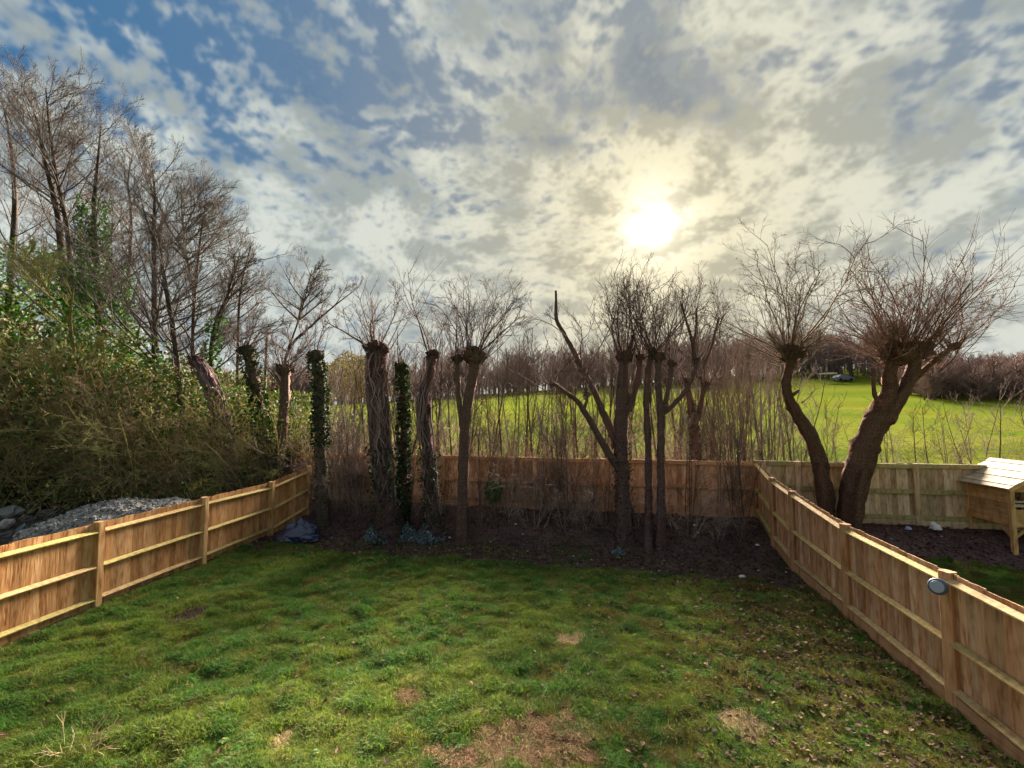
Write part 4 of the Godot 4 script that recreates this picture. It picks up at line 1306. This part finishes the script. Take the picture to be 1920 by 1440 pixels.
	# bluish ivy mound at the feet of the pollards
	for row in [[718, 1012, 0.40, 0.62, "dusty blue-green ivy mound at the foot of the thick pollard"], [805, 1015, 0.34, 0.42, "low blue-green ivy patch at the foot of the crooked pollard"], [762, 1012, 0.3, 0.34, "dark ivy patch between the two climber-wrapped pollards"], [1160, 1040, 0.12, 0.12, "grey-green herb tuft in front of the stout dark pollard"], [926, 870, 0.2, 0.5, "glossy ivy clump on stems before the back fence"]]:
		var p := on_ground(row[0], row[1])
		if row[1] < 900:
			p = at(row[0], 860, 10.2)
			p.y = ground(p.x, p.z) + 0.75
		var iv := Copies_.new()
		var tones := [Color(0.13, 0.17, 0.18), Color(0.19, 0.22, 0.26), Color(0.10, 0.14, 0.12)] if row[1] > 900 else [Color(0.04, 0.08, 0.03), Color(0.06, 0.1, 0.04)]
		for k in int(3200 * row[2]):
			var a := rng.randf() * TAU
			var r := sqrt(rng.randf())
			var h := rng.randf() * (1.15 - r)
			if row[1] < 900:
				h = rng.randf_range(-0.5, 0.5) * sqrt(1.0 - r * r * 0.9) + 0.25 * fine.get_noise_1d(a * 3.0)
			iv.add(turned(Vector3(cos(a) * r * row[2], row[3] * h, sin(a) * r * row[2]), rng.randf_range(0.035, 0.065)), (tones[rng.randi() % tones.size()] as Color) * rng.randf_range(0.6, 1.4))
		var o := thing("ivy_mound", row[4], "ivy", p, 0.0)
		scatter("foliage", iv, leaf_shape, ivy_mat, o)
		var s := Wood.new()
		for k in 8:
			var a := rng.randf() * TAU
			limb(s, Vector3(0, -0.02 if row[1] > 900 else -0.78, 0), Vector3(cos(a) * 0.4, 1, sin(a) * 0.4).normalized(), row[3] * 0.9 + (0.0 if row[1] > 900 else 0.7), 0.008, 0.003, 5, Vector3.ZERO, 0.15, 4, Color(0.15, 0.11, 0.08))
		part("stem", s.mesh(), twigs, o)

func make_distance() -> void:
	var meshes := []
	for k in 5:
		var w := Wood.new()
		var line := limb(w, Vector3.ZERO, Vector3.UP, 7.5, 0.22, 0.05, 6, Vector3.ZERO, 0.05, 4, Color(0.14, 0.10, 0.085))
		for j in 26:
			var x := rng.randf_range(0.6, 5.8)
			var i := int(x)
			var a := rng.randf() * TAU
			grow(w, line[i].lerp(line[i + 1], x - i), Vector3(cos(a), rng.randf_range(0.3, 1.1), sin(a)).normalized(), rng.randf_range(1.8, 3.4) * (1.1 - x / 12.0), 0.075, 2, {"col": Color(0.20, 0.15, 0.135), "lift": 0.08, "waver": 0.14, "kids": [0, 5, 5], "spread": 0.85})
		meshes.append(w.mesh())
	var woods := thing("distant_woodland", "long brown belt of bare woodland along the top of the field", "woodland", Vector3.ZERO)
	tag(woods, "", "", "", "stuff")
	var hedge := thing("distant_hedge", "dense brown thicket at the field edge beyond the broad willow", "thicket", Vector3.ZERO)
	tag(hedge, "", "", "", "stuff")
	var many := []
	var near := []
	for k in 5:
		many.append(Copies_.new())
		near.append(Copies_.new())
	for k in 800:
		var u := rng.randf_range(150, 1700)
		var d := rng.randf_range(118, 165) if u < 1500 else rng.randf_range(108, 150)
		var p := at(u, 700, d)
		p.y = ground(p.x, p.z) - 0.2
		var s := rng.randf_range(0.65, 1.1) * (1.0 + 0.25 * patch.get_noise_1d(u * 0.02))
		many[rng.randi() % 5].add(Transform3D(Basis(Vector3.UP, rng.randf() * TAU).scaled(Vector3(s * 1.35, s * 1.5, s * 1.35)), p), Color.WHITE * rng.randf_range(0.75, 1.25))
	for k in 520:
		var u := rng.randf_range(1640, 2250)
		var d := rng.randf_range(50, 82) + maxf(0.0, (1720 - u) * 0.4)
		var p := at(u, 700, d)
		p.y = ground(p.x, p.z) - 0.2
		var s := rng.randf_range(0.35, 0.7)
		near[rng.randi() % 5].add(Transform3D(Basis(Vector3.UP, rng.randf() * TAU).scaled(Vector3(s * 1.3, s, s * 1.3)), p), Color(1.0, 0.93, 0.9) * rng.randf_range(0.6, 1.1))
	for k in 5:
		scatter("bare_trees", many[k], meshes[k], twigs, woods)
		scatter("bare_bushes", near[k], meshes[k], twigs, hedge)
	# a green-brown round tree behind the ivied stumps
	for row in [[665, 740, 28.0, 3.4, "rounded brown-leaved tree beyond the back fence"]]:
		var p := at(row[0], row[1], row[2])
		p.y = ground(p.x, p.z)
		var o := thing("round_tree", row[4], "tree", p)
		var w := Wood.new()
		limb(w, Vector3.ZERO, Vector3.UP, 2.5, 0.14, 0.06, 4, Vector3.ZERO, 0.04, 6, Color(0.13, 0.1, 0.08))
		part("trunk", w.mesh(), twigs, o)
		var iv := Copies_.new()
		for k in 5200:
			var a := rng.randf() * TAU
			var e := rng.randf_range(-0.3, 1.0)
			var r: float = pow(rng.randf(), 0.4)
			var q := Vector3(cos(a) * sqrt(1.0 - e * e), e, sin(a) * sqrt(1.0 - e * e)) * r
			q *= 1.0 + 0.4 * bump.get_noise_3dv(q * 1.2)
			iv.add(turned(q * Vector3(2.2, 2.5, 2.0) + Vector3(0, 2.7, 0), rng.randf_range(0.07, 0.15)), Color(0.19, 0.135, 0.07) * rng.randf_range(0.5, 1.5))
		scatter("crown", iv, leaf_shape, ivy_mat, o)
	# utility pole, field shelter, rail
	var pp := at(498, 700, 46.0)
	pp.y = ground(pp.x, pp.z)
	var top := at(498, 622, 46.0).y
	var pole := thing("utility_pole", "dark wooden utility pole with crossarm above the stumps", "pole", pp)
	var pm := mat(srgb(0.06, 0.05, 0.045), 0.9)
	part("mast", prism(bar(0.26, 0.26, 0.06), top - pp.y + 0.2), pm, pole)
	part("crossarm", prism(bar(0.12, 0.12, 0.01), 1.6), pm, pole, spanning(Vector3(-0.8, top - pp.y - 0.15, 0.16), Vector3(0.8, top - pp.y - 0.15, 0.16), Vector3.BACK))
	for k in 3:
		part("insulator", prism(bar(0.07, 0.07, 0.02), 0.16), pm, pole, Transform3D(Basis.IDENTITY, Vector3(-0.65 + 0.65 * k, top - pp.y - 0.09, 0.16)))
	var sp := at(1552, 696, 96.0)
	sp.y = ground(sp.x, sp.z)
	var shelter := thing("field_shelter", "small white flat-roofed shelter at the far edge of the field", "shelter", sp)
	var white := mat(srgb(0.8, 0.8, 0.8), 0.7)
	part("roof", prism(PackedVector2Array([Vector2(-1.3, -1), Vector2(1.3, -1), Vector2(1.3, 1), Vector2(-1.3, 1)]), 0.18), white, shelter, Transform3D(Basis.IDENTITY, Vector3(0, 1.9, 0)))
	for x in [-1.1, 1.1]:
		for z in [-0.8, 0.8]:
			part("post", prism(bar(0.1, 0.1, 0.01), 1.92), mat(srgb(0.3, 0.3, 0.3)), shelter, Transform3D(Basis.IDENTITY, Vector3(x, 0, z)))
	var cp := at(1580, 696, 98.0)
	cp.y = ground(cp.x, cp.z)
	var car := thing("parked_car", "grey car parked beside the small white shelter", "car", cp, 0.1)
	var body := PackedVector2Array([Vector2(-1.9, 0.3), Vector2(1.9, 0.3), Vector2(2.0, 0.75), Vector2(1.1, 0.92), Vector2(0.5, 1.4), Vector2(-1.0, 1.42), Vector2(-1.7, 0.95), Vector2(-2.0, 0.85)])
	part("body", prism(body, 1.6), mat(srgb(0.2, 0.21, 0.23), 0.9), car, Transform3D(Basis(Vector3(1, 0, 0), Vector3(0, 0, 1), Vector3(0, 1, 0)), Vector3(0, 0, -0.8)))
	for x in [-1.2, 1.2]:
		for z in [-0.75, 0.75]:
			var wheel := CylinderMesh.new()
			wheel.top_radius = 0.32
			wheel.bottom_radius = 0.32
			wheel.height = 0.2
			part("wheel", wheel, mat(srgb(0.03, 0.03, 0.03)), car, Transform3D(Basis(Vector3.RIGHT, PI / 2), Vector3(x, 0.32, z)))
	var ga := at(1196, 741, 78.0)
	var gb := at(1318, 739, 78.0)
	ga.y = ground(ga.x, ga.z)
	gb.y = ground(gb.x, gb.z)
	var rail := thing("field_rail", "long low white rail standing in the green field", "rail", ga)
	var up := Vector3(0, 0.75, 0)
	box_part("bar", up, gb - ga + up, 0.16, 0.08, Vector3.BACK, white, rail)
	for k in 6:
		var q := (gb - ga) * (k / 5.0)
		q.y = ground(ga.x + q.x, ga.z + q.z) - ga.y
		box_part("post", q + Vector3(0, -0.1, -0.09), q + Vector3(0, 0.8, -0.09), 0.09, 0.09, Vector3.BACK, white, rail)

func _ready() -> void:
	rng.seed = 20240115
	bump = noise(101, 0.8, 3)
	patch = noise(202, 0.55, 4)
	fine = noise(303, 1.4, 3)
	make_light()
	make_textures()
	leaf_shape = leaf_mesh()
	for row in [[1000, 1395, 0.60, 0.42, "dead", 1.0], [890, 1425, 0.40, 0.26, "dead", 1.2], [745, 1310, 0.22, 0.14, "dead", 1.2], [1075, 1200, 0.19, 0.21, "straw", 0.5], [1390, 1362, 0.22, 0.18, "straw", 0.5], [360, 1155, 0.32, 0.30, "bare", 0.5], [515, 1395, 0.13, 0.1, "straw", 1.0], [170, 1278, 0.06, 0.06, "bare", 1.0], [1010, 1350, 0.16, 0.16, "dead", 1.0]]:
		var p := on_ground(row[0], row[1])
		lawn_spots.append([p.x, p.z, row[2], row[3], row[4], row[5]])
	make_ground()
	for row in [["brown", Color(0.34, 0.23, 0.185)], ["grey", Color(0.30, 0.245, 0.19)], ["purple", Color(0.28, 0.175, 0.17)], ["dark", Color(0.33, 0.22, 0.20)], ["willow", Color(0.30, 0.185, 0.13)], ["ash", Color(0.16, 0.13, 0.105)], ["moss", Color(0.45, 0.38, 0.15)], ["sapling", Color(1.3, 1.25, 1.2)], ["pale", Color(1.9, 1.9, 1.8)]]:
		bark[row[0]] = bark_material(row[1])
	twigs = twig_material(Color.WHITE)
	ivy_mat = leaf_material(Color(0.45, 0.5, 0.2), 0.72)
	wm_green = leaf_material(Color(0.5, 0.6, 0.3))
	wm_green.albedo_color = srgb(0.09, 0.17, 0.05)
	wm_yellow = leaf_material(Color(0.5, 0.6, 0.3))
	wm_yellow.albedo_color = srgb(0.30, 0.32, 0.08)
	make_fences()
	make_distance()
	make_tall_trees()
	make_thicket()
	make_saplings()
	make_pollards()
	make_hutch()
	make_lamp()
	make_small_things()
	make_grass()
	make_litter()
	var t := Time.get_ticks_msec()
	print("built in ", t, " ms")
